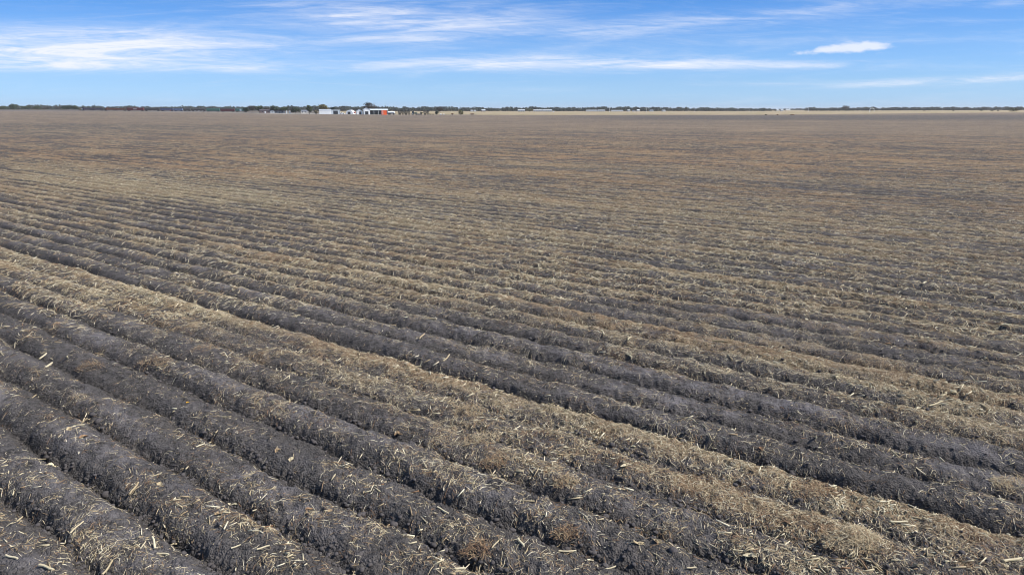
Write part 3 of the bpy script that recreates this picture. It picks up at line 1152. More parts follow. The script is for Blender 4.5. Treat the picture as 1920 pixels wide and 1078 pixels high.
def wood(name, label, spans, seed):
    """far-off wood: one mass of many crowns; spans = (px0, px1, Y, base height px list ...)"""
    r = np.random.RandomState(seed)
    V, Q, T = [], [], []
    off = 0
    for px0, px1, Y, h0, h1, deep in spans:
        n = int((px1 - px0) / 1.15 * deep)
        for i in range(n):
            px = px0 + (px1 - px0) * r.rand()
            YY = Y * (1 + .18 * r.rand())
            X, _, z = at(px, YY)
            f = (px - px0) / (px1 - px0)
            hh = mz(h0 + (h1 - h0) * f, Y) * 1.12 * (.62 + .40 * r.rand()) * (.9 + .22 * float(perlin(np.array([px / 23.0]), np.array([Y / 100.0 + .3]))[0]))
            W = hh * r.uniform(.7, 1.25)
            lob = [(X, YY, z + hh * .5, W * .5, W * .5, hh * .47), (X + W * .3, YY, z + hh * .4, W * .35, W * .35, hh * .36), (X - W * .3, YY, z + hh * .36, W * .35, W * .35, hh * .34)]
            v, q, t = crown_arrays(lob, 70, hh * .30, r, 0, .45)
            v[:, 2] = np.maximum(v[:, 2], z)
            V.append(v)
            Q.append(q + off)
            T.append(t)
            off += len(v)
    o = np_mesh(name, np.concatenate(V), np.concatenate(Q), M_LEAF_FAR, {'tone': np.concatenate(T)})
    o['kind'] = 'stuff'
    tag(o, label, "wood")


wood("distant_wood", "far dark belt of trees behind the train and the farm", [(-160, 160, 2100, 9.5, 8.5, 1.3), (160, 470, 1900, 8.5, 9, 1.2), (470, 760, 1900, 10.5, 10.0, 1.3), (760, 900, 1900, 9.5, 8.8, 1.1)], 3)
wood("distant_wood", "long far wood beyond the tan grassland", [(890, 1180, 1900, 8.0, 9.2, 1.3), (1180, 1330, 1900, 8.5, 7.5, 1.3), (1330, 1455, 1950, 7.6, 6.0, 1.3), (1440, 1520, 3300, 4.0, 4.0, 1.2)], 4)
wood("distant_wood", "far wood beyond the white hoop and the large olive bush", [(1512, 1640, 2000, 7.4, 7.0, 1.3), (1640, 1780, 2050, 7.0, 7.2, 1.3), (1780, 2100, 2050, 7.0, 9.0, 1.3)], 5)


# ------------------------------------------------------------------ train
def wheel_truck(parent, x):
    mb = MB()
    for sx in (-.9, .9):
        for sy in (-.75, .75):
            mb.tube((x + sx, sy - .07, .48), (x + sx, sy + .07, .48), .46, .46, 12)
    mb.box((x, -.95, .62), (2.5, .16, .3)).box((x, .95, .62), (2.5, .16, .3)).box((x, 0, .62), (.4, 1.8, .3))
    return mb.build("wheel_truck", M_BLACK, parent)


TRUCK_LIB = {}
RAIL_Z = .75


def add_trucks(parent, L):
    for sx in (-1, 1):
        if 'm' not in TRUCK_LIB:
            o = wheel_truck(None, 0)
            TRUCK_LIB['m'] = o
            first = o
        else:
            first = TRUCK_LIB['m'].copy()
            COL.objects.link(first)
        first.parent = parent
        first.location = (sx * (L / 2 - 2.2), 0, 0)


TRAIN_Y = 1000.0


def car_root(px0, px1, name, label, group):
    X0, X1 = at(px0, TRAIN_Y)[0], at(px1, TRAIN_Y)[0]
    X = (X0 + X1) / 2
    L = X1 - X0 - .9
    z = float(terrain(np.array([X]), np.array([TRAIN_Y]))[0])
    return thing(name, label, "train car" if name != "locomotive" else "locomotive", (X, TRAIN_Y, z + RAIL_Z), 0, group), L


def locomotive(px0, px1, mat, nose, label):
    o, L = car_root(px0, px1, "locomotive", label, "locomotives at the head of the freight train")
    h = MB()
    h.box((.4 * 0 + 1.4, 0, 2.5), (L - 6.4, 1.9, 2.2))
    h.box((L / 2 - 2.2, 0, 3.75), (3.2, 2.2, .5)).box((1, 0, 3.7), (3.0, 1.6, .35)).box((-2.5, 0, 3.68), (1.6, 1.4, .3))
    h.build("engine_hood", mat, o)
    fr = MB()
    fr.box((0, 0, 1.2), (L, 2.9, .4)).box((-L / 2 + .2, 0, .75), (.3, 2.4, .6)).box((L / 2 - .2, 0, .75), (.3, 2.4, .6))
    fr.build("underframe", M_BLACK, o)
    c = MB()
    c.box((-L / 2 + 3.6, 0, 2.75), (2.4, 2.8, 2.7)).box((-L / 2 + 3.6, 0, 4.2), (2.6, 2.9, .2))
    cb = c.build("cab", mat, o)
    w = MB()
    for sy in (-1.41, 1.41):
        for dx in (-.55, .55):
            w = MB()
            w.box((-L / 2 + 3.6 + dx, sy, 3.45), (.75, .04, .7))
            w.build("window", M_GLASS, cb)
    ns = MB()
    ns.box((-L / 2 + 1.55, 0, 2.2), (1.65, 1.8, 1.6))
    ns.build("nose", nose, o)
    ft = MB()
    ft.box((0, 0, .72), (5.0, 2.2, .5))
    ft.build("fuel_tank", M_BLACK, o)
    rl = MB()
    for sy in (-1.38, 1.38):
        rl.box((1.2, sy, 2.35), (L - 6.4, .04, .05))
        for i in range(9):
            rl.box((1.2 + (i / 8 - .5) * (L - 6.6), sy, 1.87), (.05, .05, .95))
    rl.build("handrail", M_PALE, o)
    add_trucks(o, L)


def boxcar(px0, px1, mat, label, H=4.3, door=None, stripe=None, roof=None):
    o, L = car_root(px0, px1, "boxcar", label, "freight cars of the train")
    b = MB()
    b.box((0, 0, .95 + (H - 1.2) / 2), (L, 2.9, H - 1.2))
    n = int(L / 1.1)
    for i in range(n + 1):
        for sy in (-1.47, 1.47):
            b.box(((i / n - .5) * (L - .2), sy, .95 + (H - 1.2) / 2), (.12, .06, H - 1.5))
    b.build("body", mat, o)
    r = MB()
    r.prism([(-1.5, H - .25), (1.5, H - .25), (1.3, H - .05), (0, H + .08), (-1.3, H - .05)], -L / 2 - .05, L / 2 + .05)
    r.build("roof", roof or M_STEEL, o)
    u = MB()
    u.box((0, 0, .82), (L + .6, .6, .25))
    u.build("underframe", M_BLACK, o)
    if door:
        for sy in (-1.53, 1.53):
            d = MB()
            d.box((0, sy, .95 + (H - 1.3) / 2), (2.6, .07, H - 1.7)).box((-1.6, sy, H - .5), (6, .05, .12))
            d.build("sliding_door", door, o)
    if stripe:
        for sy in (-1.50, 1.50):
            s = MB()
            s.box((stripe[1] * L, sy, stripe[2]), (L * stripe[3], .05, stripe[4]))
            s.build("painted_panel", stripe[0], o)
    add_trucks(o, L)


def hopper(px0, px1, mat, label, H=4.1, belly=None):
    o, L = car_root(px0, px1, "hopper_car", label, "freight cars of the train")
    b = MB()
    n0 = len(b.v)
    prof = [(-1.1, 1.3), (1.1, 1.3), (1.5, 2.0), (1.5, H - .5), (.9, H), (-.9, H), (-1.5, H - .5), (-1.5, 2.0)]
    b.prism(prof, -L / 2 + .7, L / 2 - .7)
    for i in range(9):
        for sy in (-1.52, 1.52):
            b.box(((i / 8 - .5) * (L - 2), sy, 2.7), (.14, .07, 1.6))
    b.build("body", mat, o)
    for k in (-1, 0, 1):
        g = MB()
        x = k * (L - 6) / 2.4
        g.v += [(x - 1.5, -1.05, 1.32), (x + 1.5, -1.05, 1.32), (x + 1.5, 1.05, 1.32), (x - 1.5, 1.05, 1.32), (x - .4, -.4, .45), (x + .4, -.4, .45), (x + .4, .4, .45), (x - .4, .4, .45)]
        g.f += [(0, 1, 5, 4), (1, 2, 6, 5), (2, 3, 7, 6), (3, 0, 4, 7), (4, 5, 6, 7), (0, 3, 2, 1)]
        g.build("hopper_chute", belly or mat, o)
    w = MB()
    w.box((0, 0, H + .09), (L - 1.6, .7, .06))
    for i in range(4):
        w.box(((i / 3 - .5) * (L - 4), 0, H + .18), (1.2, .9, .12))
    w.build("roof_walk", M_STEEL, o)
    e = MB()
    e.box((0, 0, .95), (L, .5, .3)).box((-L / 2 + .15, 0, 1.5), (.12, 2.6, 1.0)).box((L / 2 - .15, 0, 1.5), (.12, 2.6, 1.0))
    e.build("underframe", M_BLACK, o)
    add_trucks(o, L)


locomotive(152, 194, M_PURPLE, M_WHITE, "dark purple locomotive with a pale nose leading the train")
locomotive(195, 237, M_CAR_ORANGE, M_BLACK, "faded orange and black locomotive coupled second in the train")
boxcar(238, 270, M_MAROON, "maroon boxcar with a pale mark on its side behind the locomotives", stripe=(M_WHITE, .0, 2.6, .22, .7), roof=M_MAROON)
hopper(271, 300, M_CAR_GREY, "sooty black hopper car with a tan belly panel in the train", belly=M_LEAF_TAN if False else M_STUCCO)
boxcar(301, 325, M_CAR_BLUE, "dull slate blue car with an orange patch low on its side", stripe=(M_ORANGE, .32, 1.35, .10, .6), roof=M_CAR_GREY)
boxcar(326, 343, M_CAR_BLUE2, "short faded blue car in the middle of the train", roof=M_CAR_GREY)
hopper(344, 358, M_CAR_GREY, "short dark grey hopper car with a pale chute beside the faded blue car", belly=M_STUCCO)
hopper(359, 386, M_CAR_GREY, "long dark hopper car with two bright white chutes", belly=M_WHITE)
boxcar(387, 412, M_CAR_GREEN, "weathered green boxcar coupled ahead of the dark red one", door=M_CAR_GREEN, roof=M_CAR_GREEN)
boxcar(413.5, 440, M_MAROON, "plain dark red boxcar between two green ones", door=M_MAROON, roof=M_CAR_GREY)
boxcar(441, 462, M_CAR_GREEN, "pale green boxcar last in the train, half hidden by a tree", door=M_PALE, roof=M_CAR_GREEN)

# track under the train
xs = np.linspace(-1400, -340, 160)
zt = terrain(xs, np.full_like(xs, TRAIN_Y))
V, Q = [], []
for prof, mat, nm in (([(-3.4, -.3), (-1.7, .55), (1.7, .55), (3.4, -.3)], M_GRAVEL, "railway_embankment"),):
    for x, z in zip(xs, zt):
        V += [(x, TRAIN_Y + y, z + h) for y, h in prof]
    k = len(prof)
    for i in range(len(xs) - 1):
        for j in range(k - 1):
            Q.append((i * k + j, (i + 1) * k + j, (i + 1) * k + j + 1, i * k + j + 1))
    ob = np_mesh(nm, np.array(V), np.array(Q)[:, ::-1], mat)
    ob['kind'] = 'structure'
V, Q = [], []
for ry in (-.75, .75):
    n0 = len(V)
    for x, z in zip(xs, zt):
        V += [(x, TRAIN_Y + ry - .05, z + .54), (x, TRAIN_Y + ry - .05, z + .74), (x, TRAIN_Y + ry + .05, z + .74), (x, TRAIN_Y + ry + .05, z + .54)]
    for i in range(len(xs) - 1):
        for j in range(3):
            a = n0 + i * 4 + j
            Q.append((a, a + 4, a + 5, a + 1))
rail = np_mesh("railway_track", np.array(V), np.array(Q), M_RUST)
tag(rail, "steel railway track on its ballast bank carrying the freight train", "railway track")


# ------------------------------------------------------------------ farm buildings
def gable_shed(px0, px1, Y, h_eave, h_ridge, depth, wall, roof, label, name="shed", cat="shed", rz=.27, openings=(), front_gable=False, group=None, windows=()):
    """openings: (x0 frac, x1 frac, height m, name, material) on the side facing the field"""
    X0, _, _ = at(px0, Y)
    X1, _, _ = at(px1, Y)
    xm = (X0 + X1) / 2
    z = float(terrain(np.array([xm]), np.array([float(Y)]))[0])
    W = X1 - X0
    o = thing(name, label, cat, (xm, Y + depth / 2, z), rz, group)
    b = MB()
    if front_gable:
        n = len(b.v)
        prof = [(-W / 2, -.2), (W / 2, -.2), (W / 2, h_eave), (0, h_ridge), (-W / 2, h_eave)]
        for y in (-depth / 2, depth / 2):
            b.v += [(x, y, zz) for x, zz in prof]
        b.f += [tuple(range(n, n + 5)), tuple(range(n + 9, n + 4, -1))]
        for i in range(5):
            j = (i + 1) % 5
            b.f.append((n + i, n + 5 + i, n + 5 + j, n + j))
    else:
        b.prism([(-depth / 2, -.2), (depth / 2, -.2), (depth / 2, h_eave), (0, h_ridge), (-depth / 2, h_eave)], -W / 2, W / 2)
    b.build("wall", wall, o)
    r = MB()
    if front_gable:
        for s in (-1, 1):
            n = len(r.v)
            e = s * (W / 2 + .35)
            ez = h_eave - .35 * (h_ridge - h_eave) / (W / 2)
            for y in (-depth / 2 - .3, depth / 2 + .3):
                r.v += [(e, y, ez + .04), (0, y, h_ridge + .04), (0, y, h_ridge + .16), (e, y, ez + .16)]
            r.f += [(n, n + 1, n + 2, n + 3), (n + 7, n + 6, n + 5, n + 4), (n, n + 4, n + 5, n + 1), (n + 2, n + 6, n + 7, n + 3), (n + 3, n + 7, n + 4, n)]
    else:
        sl = (h_ridge - h_eave) / (depth / 2)
        for s in (-1, 1):
            e = s * (depth / 2 + .35)
            ez = h_eave - .35 * sl
            r.prism([(e, ez + .04), (0, h_ridge + .04), (0, h_ridge + .16), (e, ez + .16)], -W / 2 - .3, W / 2 + .3)
    r.build("roof", roof, o)
    for f0, f1, hh, nm, mt in openings:
        d = MB()
        d.box((W * ((f0 + f1) / 2 - .5), -depth / 2 - .04, hh / 2 + .05), (W * (f1 - f0), .08, hh))
        dd = d.build(nm, mt, o)
        fr = MB()
        wd = W * (f1 - f0)
        cx = W * ((f0 + f1) / 2 - .5)
        fr.box((cx - wd / 2 - .07, -depth / 2 - .06, hh / 2 + .05), (.14, .13, hh)).box((cx + wd / 2 + .07, -depth / 2 - .06, hh / 2 + .05), (.14, .13, hh)).box((cx, -depth / 2 - .06, hh + .14), (wd + .28, .13, .16))
        fr.build("door_frame", M_WHITE, dd)
    for fx_, zz, ww, hh in windows:
        w = MB()
        w.box((W * (fx_ - .5), -depth / 2 - .03, zz), (ww, .07, hh))
        w.build("window", M_GLASS, o)
    return o, W


# the long white barn: bright clad part and a pale grey bay with a dark doorway
bo, bw = gable_shed(596, 617.5, 780, 4.7, 5.2, 11, M_WHITE, M_ROOF, "long white metal barn with a dark doorway in its pale grey end", "barn", "barn")
ann = MB()
x0 = bw / 2 + .02
ann.box((x0 + 4.9, -.3, 2.3), (9.8, 10.2, 4.8))
ann.build("side_bay", M_PALE, bo)
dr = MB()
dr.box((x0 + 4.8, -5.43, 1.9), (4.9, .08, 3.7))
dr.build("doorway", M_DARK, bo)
rf = MB()
rf.box((x0 + 4.95, -.3, 4.78), (10.3, 10.7, .14))
rf.build("bay_roof", M_ROOF, bo)
pp = MB()
pp.box((x0 + 9.6, -5.5, 2.3), (.35, .25, 4.5))
pp.build("corner_post", M_WHITE, bo)

gable_shed(485, 505, 900, 3.0, 4.6, 9, M_BRICKY, M_ROOFDK, "small brown house under a dark roof by the tail of the train", "house", "house", windows=((.25, 1.7, 1.2, 1.2), (.75, 1.7, 1.2, 1.2)), openings=((.45, .55, 2.1, "door", M_WHITE),), group="small houses near the railway")
gable_shed(512, 531, 905, 3.0, 4.4, 9, M_STEEL, M_ROOFDK, "low grey house beneath the tallest dark green tree", "house", "house", windows=((.2, 1.7, 1.2, 1.2), (.8, 1.7, 1.2, 1.2)), openings=((.47, .57, 2.1, "door", M_DARK),), group="small houses near the railway")
gable_shed(505, 512, 890, 2.8, 3.6, 6, M_FARWHITE, M_STEEL, "tiny white outbuilding squeezed between two small houses", "outbuilding", "shed", windows=((.5, 1.5, 1.0, 1.0),), front_gable=True)
gable_shed(563, 575, 870, 3.0, 4.2, 8, M_STUCCO, M_STEEL, "pale cottage half hidden by the tall slim green tree", "house", "house", windows=((.2, 1.7, 1.1, 1.2), (.6, 1.7, 1.1, 1.2)), openings=((.80, .92, 2.1, "door", M_BRICKY),), group="small houses near the railway")
gable_shed(666, 676.5, 765, 3.4, 5.3, 12, M_WHITE, M_ROOF, "small white gabled shed with a dark doorway, beside the larger workshop", "shed", "shed", openings=((.40, .72, 3.0, "doorway", M_DARK),), front_gable=True)
gable_shed(678.5, 690, 760, 5.2, 6.8, 14, M_WHITE, M_ROOF, "tall white gabled workshop with a wide dark doorway", "workshop", "workshop", openings=((.20, .75, 3.2, "doorway", M_DARK),), front_gable=True)


# rounded white shed (arched roof)
def arched_shed(px0, px1, Y, H, depth, label, door=(.3, .7, 2.6)):
    X0, X1 = at(px0, Y)[0], at(px1, Y)[0]
    W = X1 - X0
    o = thing("arched_shed", label, "shed", ((X0 + X1) / 2, Y + depth / 2, at((px0 + px1) / 2, Y)[2]))
    b = MB()
    prof = [(W / 2 * math.cos(math.pi * i / 14), .3 + (H - .3) * math.sin(math.pi * i / 14)) for i in range(15)] + [(-W / 2, -.2), (W / 2, -.2)]
    n = len(prof)
    for y in (-depth / 2, depth / 2):
        b.v += [(x, y, z) for x, z in prof]
    b.f += [tuple(range(n))[::-1], tuple(range(n, 2 * n))]
    for i in range(n):
        j = (i + 1) % n
        b.f.append((i, j, n + j, n + i))
    b.build("shell", M_WHITE, o)
    d = MB()
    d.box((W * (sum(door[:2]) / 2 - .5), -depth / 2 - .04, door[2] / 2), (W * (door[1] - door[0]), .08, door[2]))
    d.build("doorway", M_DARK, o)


arched_shed(648, 662, 790, 4.7, 11, "round roofed white shed with a dark doorway beside the pickup", (.25, .62, 2.7))


# open machine shed with a pale lean-to roof on white posts
def open_shed():
    Y = 770
    X0, X1 = at(690.5, Y)[0], at(725, Y)[0]
    W = X1 - X0
    o = thing("machine_shed", "open fronted machine shed with a pale roof on white posts", "shed", ((X0 + X1) / 2, Y + 5, at(707, Y)[2]), .2)
    r = MB()
    r.prism([(-5.6, 4.55), (5.2, 5.7), (5.2, 5.9), (-5.6, 4.78)], -W / 2 - .3, W / 2 + .3)
    r.build("roof", M_ROOF, o)
    fa = MB()
    fa.box((0, -5.64, 4.62), (W + .7, .07, .42))
    fa.build("fascia", M_PALE, o)
    w = MB()
    w.box((0, 5.0, 2.7), (W, .15, 5.8)).box((-W / 2 + .07, 0, 2.3), (.15, 9.8, 4.6)).box((W / 2 - .07, 0, 2.3), (.15, 9.8, 4.6))
    w.build("wall", M_STEEL, o)
    for i in range(5):
        p = MB()
        p.box((-W / 2 + .2 + (W - .4) * i / 4, -5.3, 2.25), (.28, .28, 4.7))
        p.build("post", M_WHITE, o)
    # implement parked inside
    t = thing("farm_implement", "dark farm implement parked under the open machine shed", "farm implement", (o.location.x - 2, Y + 6, o.location.z))
    b = MB()
    b.box((0, 0, 1.2), (7, 2, .35))
    b.build("frame", M_BLACK, t)
    b = MB()
    b.box((-2, 0, 2.1), (2.2, 1.8, 1.4), taper=.8).box((1.6, 0, 2.0), (2.2, 1.8, 1.2), taper=.8)
    b.build("hopper", M_STEEL, t)
    for x in (-2.6, 2.6):
        b = MB()
        b.tube((x, -1.1, .7), (x, -.7, .7), .7, .7, 12).tube((x, .7, .7), (x, 1.1, .7), .7, .7, 12)
        b.build("wheel", M_RUBBER, t)


open_shed()


# orange container, closest to the field
def container(px0, px1, Y, H, D, label, parts):
    X0, X1 = at(px0, Y)[0], at(px1, Y)[0]
    W = X1 - X0
    o = thing("container", label, "container", ((X0 + X1) / 2, Y + D / 2, at((px0 + px1) / 2, Y)[2]), .42)
    x = -W / 2
    for nm, fr, mat in parts:
        b = MB()
        w = W * fr
        b.box((x + w / 2, 0, H / 2 + .15), (w - .03, D, H))
        n = int(w / .3)
        for i in range(n):
            b.box((x + (i + .5) * w / n, -D / 2 - .03, H / 2 + .15), (.14, .06, H - .3))
        pt = b.build(nm, mat, o)
        if nm == 'end_panel':
            pt['label'] = 'faded pink end panel'
        x += w
    f = MB()
    for sx in (-1, 1):
        f.box((sx * (W / 2 + .03), -D / 2 - .03, H / 2 + .15), (.16, .16, H + .1))
    f.box((0, -D / 2 - .04, H + .18), (W + .2, .16, .16)).box((0, -D / 2 - .04, .12), (W + .2, .16, .18))
    f.build("frame", M_ORANGE, o)


container(714.2, 723.6, 722, 4.3, 3, "bright orange container with a faded pink end in front of the machine shed", (("end_panel", .34, M_PINK), ("body", .66, M_ORANGE)))


# white tank trailer and dark cargo beside the container
def tank_trailer():
    Y = 745
    X = at(733, Y)[0]
    o = thing("tank_trailer", "white tank trailer with dark wheels beyond the orange container", "trailer", (X, Y, at(733, Y)[2]))
    b = MB()
    b.tube((-3.3, 0, 2.3), (3.3, 0, 2.3), 1.15, 1.15, 16).tube((3.3, 0, 2.3), (3.75, 0, 2.3), 1.15, .6, 16).tube((-3.75, 0, 2.3), (-3.3, 0, 2.3), .6, 1.15, 16)
    b.build("tank", M_WHITE, o)
    f = MB()
    f.box((0, 0, 1.0), (8.6, 1.2, .3)).box((4.6, 0, .8), (1.4, .2, .2))
    f.build("frame", M_BLACK, o)
    for x in (-2.4, -1.2, 2.6):
        w = MB()
        w.tube((x, -1.25, .55), (x, -.85, .55), .55, .55, 12).tube((x, .85, .55), (x, 1.25, .55), .55, .55, 12)
        w.build("wheel", M_RUBBER, o)


tank_trailer()


def cage_trailer(px0, px1, Y, H, label, n):
    """dark high-sided lattice trailer"""
    X0, X1 = at(px0, Y)[0], at(px1, Y)[0]
    L = X1 - X0
    o = thing("cage_trailer", label, "trailer", ((X0 + X1) / 2, Y, at((px0 + px1) / 2, Y)[2]), 0, "dark cage trailers parked by the farm")
    d = MB()
    d.box((0, 0, 1.25), (L, 2.4, .3)).box((L / 2 + .7, 0, 1.0), (1.5, .18, .18))
    d.build("deck", M_BLACK, o)
    s = MB()
    for sy in (-1.2, 1.2):
        for i in range(n + 1):
            x = (i / n - .5) * (L - .2)
            s.box((x, sy, 1.4 + (H - 1.4) / 2), (.22, .14, H - 1.4))
        for zz in (1.9, 1.4 + (H - 1.4) * .55, H - .1):
            s.box((0, sy, zz), (L, .09, .24))
        for i in range(n):
            xa, xb = (i / n - .5) * (L - .2), ((i + 1) / n - .5) * (L - .2)
            s.tube((xa, sy, 1.5), (xb, sy, H - .2), .11, .11, 5)
    for sx in (-1, 1):
        s.box((sx * (L / 2 - .05), 0, 1.4 + (H - 1.4) / 2), (.09, 2.3, H - 1.5))
    s.build("lattice_side", M_BLACK, o)
    for x in (-L * .32, -L * .32 + 1.2, L * .32):
        w = MB()
        w.tube((x, -1.2, .55), (x, -.8, .55), .55, .55, 12).tube((x, .8, .55), (x, 1.2, .55), .55, .55, 12)
        w.build("wheel", M_RUBBER, o)


cage_trailer(746, 757, 735, 4.6, "dark cage trailer closest to the orange container", 5)
cage_trailer(758, 768.5, 735, 4.6, "dark cage trailer parked against the tractor", 5)
cage_trailer(794, 804, 735, 4.3, "lone dark cage trailer between the tractor and the dark green bush", 4)


def tractor():
    Y = 728
    X = at(776, Y)[0]
    o = thing("tractor", "dark tractor with pale wheel hubs parked beside the cage trailers", "tractor", (X, Y, 0))
    b = MB()
    b.box((1.5, 0, 1.75), (2.8, 1.0, 1.1)).box((.0, 0, 1.2), (5.0, .7, .5))
    b.build("hood", M_TRACTOR, o)
    c = MB()
    c.box((-1.0, 0, 2.5), (1.9, 1.7, 1.9), taper=.88)
    cb = c.build("cab", M_GLASS, o)
    r = MB()
    r.box((-1.0, 0, 3.5), (2.0, 1.8, .2))
    r.build("roof", M_TRACTOR, cb)
    e = MB()
    e.tube((1.6, .3, 2.3), (1.6, .3, 3.2), .07, .07, 6)
    e.build("exhaust", M_BLACK, o)
    for x, rad, wd, ww in ((-1.4, 1.0, .6, 1.05), (2.2, .72, .45, .95)):
        for s in (-1, 1):
            t = MB()
            t.tube((x, s * ww - wd / 2, rad), (x, s * ww + wd / 2, rad), rad, rad, 18)
            wo = t.build("wheel", M_RUBBER, o)
            h = MB()
            h.tube((x, s * ww - wd / 2 - .04, rad), (x, s * ww + wd / 2 + .04, rad), rad * .52, rad * .52, 14)
            h.build("hub", M_PALE, wo)


tractor()


def disc_harrow():
    X, Y, z = at(785, 738)
    o = thing("disc_harrow", "folded grey harrow standing behind the tractor", "harrow", (X, Y, z))
    b = MB()
    b.box((0, 0, 1.0), (5, .2, .2)).box((0, 1.5, 1.0), (5, .2, .2)).box((-1, .7, 1.0), (.2, 1.6, .2)).box((1, .7, 1.0), (.2, 1.6, .2))
    for s in (-1, 1):
        b.tube((s * 1.2, .2, 1.0), (s * 2.0, .2, 3.6), .1, .1, 6).tube((s * 2.0, .2, 3.6), (s * 2.5, 1.2, 1.1), .1, .1, 6)
    b.build("frame", M_STEEL, o)
    d = MB()
    for i in range(9):
        x = (i / 8 - .5) * 4.6
        d.tube((x, -.04, .4), (x + .06, .04, .4), .4, .4, 12).tube((x, 1.46, .4), (x + .06, 1.54, .4), .4, .4, 12)
    d.build("disc", M_STEEL, o)


disc_harrow()


def flat_wagon():
    X, Y, z = at(809, 730)
    o = thing("flat_wagon", "low rusty flat wagon in front of the dark green bush", "wagon", (X, Y, z))
    b = MB()
    b.box((0, 0, .75), (4.6, 2.0, .22)).box((2.9, 0, .6), (1.4, .15, .15))
    b.build("deck", M_RUST, o)
    for x in (-1.5, 1.5):
        w = MB()
        w.tube((x, -1.05, .4), (x, -.75, .4), .4, .4, 12).tube((x, .75, .4), (x, 1.05, .4), .4, .4, 12)
        w.build("wheel", M_RUBBER, o)


flat_wagon()

for px, w, lab in ((826, 3.4, "white wrapped bale nearest the dark green bush"), (832, 2.4, "smaller white wrapped bale beside its larger neighbour")):
    X, Y, z = at(px, 722)
    b = MB()
    H = 1.0 if w > 3 else .85
    b.tube((-mx(w, 722) / 2, 0, H / 2), (mx(w, 722) / 2, 0, H / 2), H / 2, H / 2, 16)
    ob = b.build("hay_bale", M_WHITE, None, (X, Y, z), .1)
    tag(ob, lab, "bale", "white wrapped bales on the verge")


def pickup():
    X, Y, z = at(640.5, 772)
    o = thing("pickup_truck", "white pickup truck parked between the barn and the round roofed shed", "pickup", (X, Y, z))
    b = MB()
    b.box((0, 0, .85), (5.4, 1.9, .6)).box((1.9, 0, 1.2), (1.5, 1.75, .25))
    b.build("body", M_WHITE, o)
    c = MB()
    c.box((.1, 0, 1.55), (2.1, 1.75, .85), taper=.8)
    cb = c.build("cab", M_WHITE, o)
    w = MB()
    w.box((.1, -.80, 1.55), (1.5, .12, .45))
    w.build("window", M_GLASS, cb)
    bd = MB()
    bd.box((-1.8, -.9, 1.25), (1.8, .08, .35)).box((-1.8, .9, 1.25), (1.8, .08, .35)).box((-2.66, 0, 1.25), (.08, 1.8, .35))
    bd.build("cargo_bed", M_WHITE, o)
    for x in (-1.6, 1.7):
        for s in (-1, 1):
            t = MB()
            t.tube((x, s * .85 - .12, .4), (x, s * .85 + .12, .4), .4, .4, 14)
            t.build("wheel", M_RUBBER, o)


pickup()


def red_tank():
    X, Y, z = at(664.3, 758)
    o = thing("fuel_tank", "small red fuel tank on legs in front of the white gabled shed", "tank", (X, Y, z))
    b = MB()
    b.tube((-.9, 0, 2.1), (.9, 0, 2.1), .75, .75, 14)
    b.build("tank", M_RED, o)
    l = MB()
    for x in (-.7, .7):
        for y in (-.5, .5):
            l.box((x, y, .75), (.12, .12, 1.5))
    l.build("stand", M_RED, o)


red_tank()


def fence_posts():
    for px, lab in ((536.8, "white gate post beside the low grey house"), (543, "white gate post beside the dark round tree")):
        X, Y, z = at(px, 850)
        o = thing("gate_post", lab, "gate post", (X, Y, z), 0, "white gate posts by the railway houses")
        b = MB()
        b.box((0, 0, 1.6), (1.0, 1.0, 3.2))
        b.build("pillar", M_WHITE, o)
        b = MB()
        b.box((0, 0, 3.32), (1.3, 1.3, .2)).box((0, 0, 3.52), (.8, .8, .2), taper=.4)
        b.build("cap", M_STUCCO, o)


fence_posts()


# ------------------------------------------------------------------ things out on the grassland
def long_house(px0, px1, Y, h, label, bays, name="greenhouse", group="long white sheds before the far wood"):
    X0, X1 = at(px0, Y)[0], at(px1, Y)[0]
    W = X1 - X0
    o = thing(name, label, "shed", ((X0 + X1) / 2, Y, at((px0 + px1) / 2, Y)[2]), 0, group)
    H = h
    b = MB()
    b.prism([(-6, -.2), (6, -.2), (6, H * .6), (0, H), (-6, H * .6)], -W / 2, W / 2)
    b.build("wall", M_FARWHITE, o)
    r = MB()
    for s in (-1, 1):
        r.prism([(s * 6.3, H * .58), (0, H + .05), (0, H + .2), (s * 6.3, H * .58 + .15)], -W / 2 - .3, W / 2 + .3)
    r.build("roof", M_FARWHITE, o)
    for i in range(bays):
        d = MB()
        d.box(((i + .5) / bays * W - W / 2, -6.04, H * .25), (min(2.5, W / bays * .4), .08, H * .42))
        d.build("door", M_STEEL, o)


long_house(971, 984, 1650, 4.6, "long white shed on the near side of the yellow green tree", 3)
long_house(1000, 1017, 1660, 4.4, "long white shed just beyond the yellow green tree", 4)
long_house(1018, 1035, 1670, 4.4, "long white shed closing the row beyond the yellow green tree", 4)
long_house(1099, 1120, 1700, 3.6, "low pale shed before the wood, between the greenhouses and the tallest pole", 4)
long_house(1121, 1134, 1700, 3.8, "low white shed touching the tallest white pole", 3)
long_house(1146, 1168, 1720, 3.2, "pale low shed just beyond the tallest white pole", 4)


def cottage(px, w, Y, h, label, wall=None, roof=None):
    gable_shed(px - w / 2, px + w / 2, Y, h * .62, h, 8, wall or M_FARWHITE, roof or M_FARWHITE, label, "house", "house", windows=((.3, h * .3, 1.2, 1.1), (.7, h * .3, 1.2, 1.1)), group="far houses at the foot of the wood")


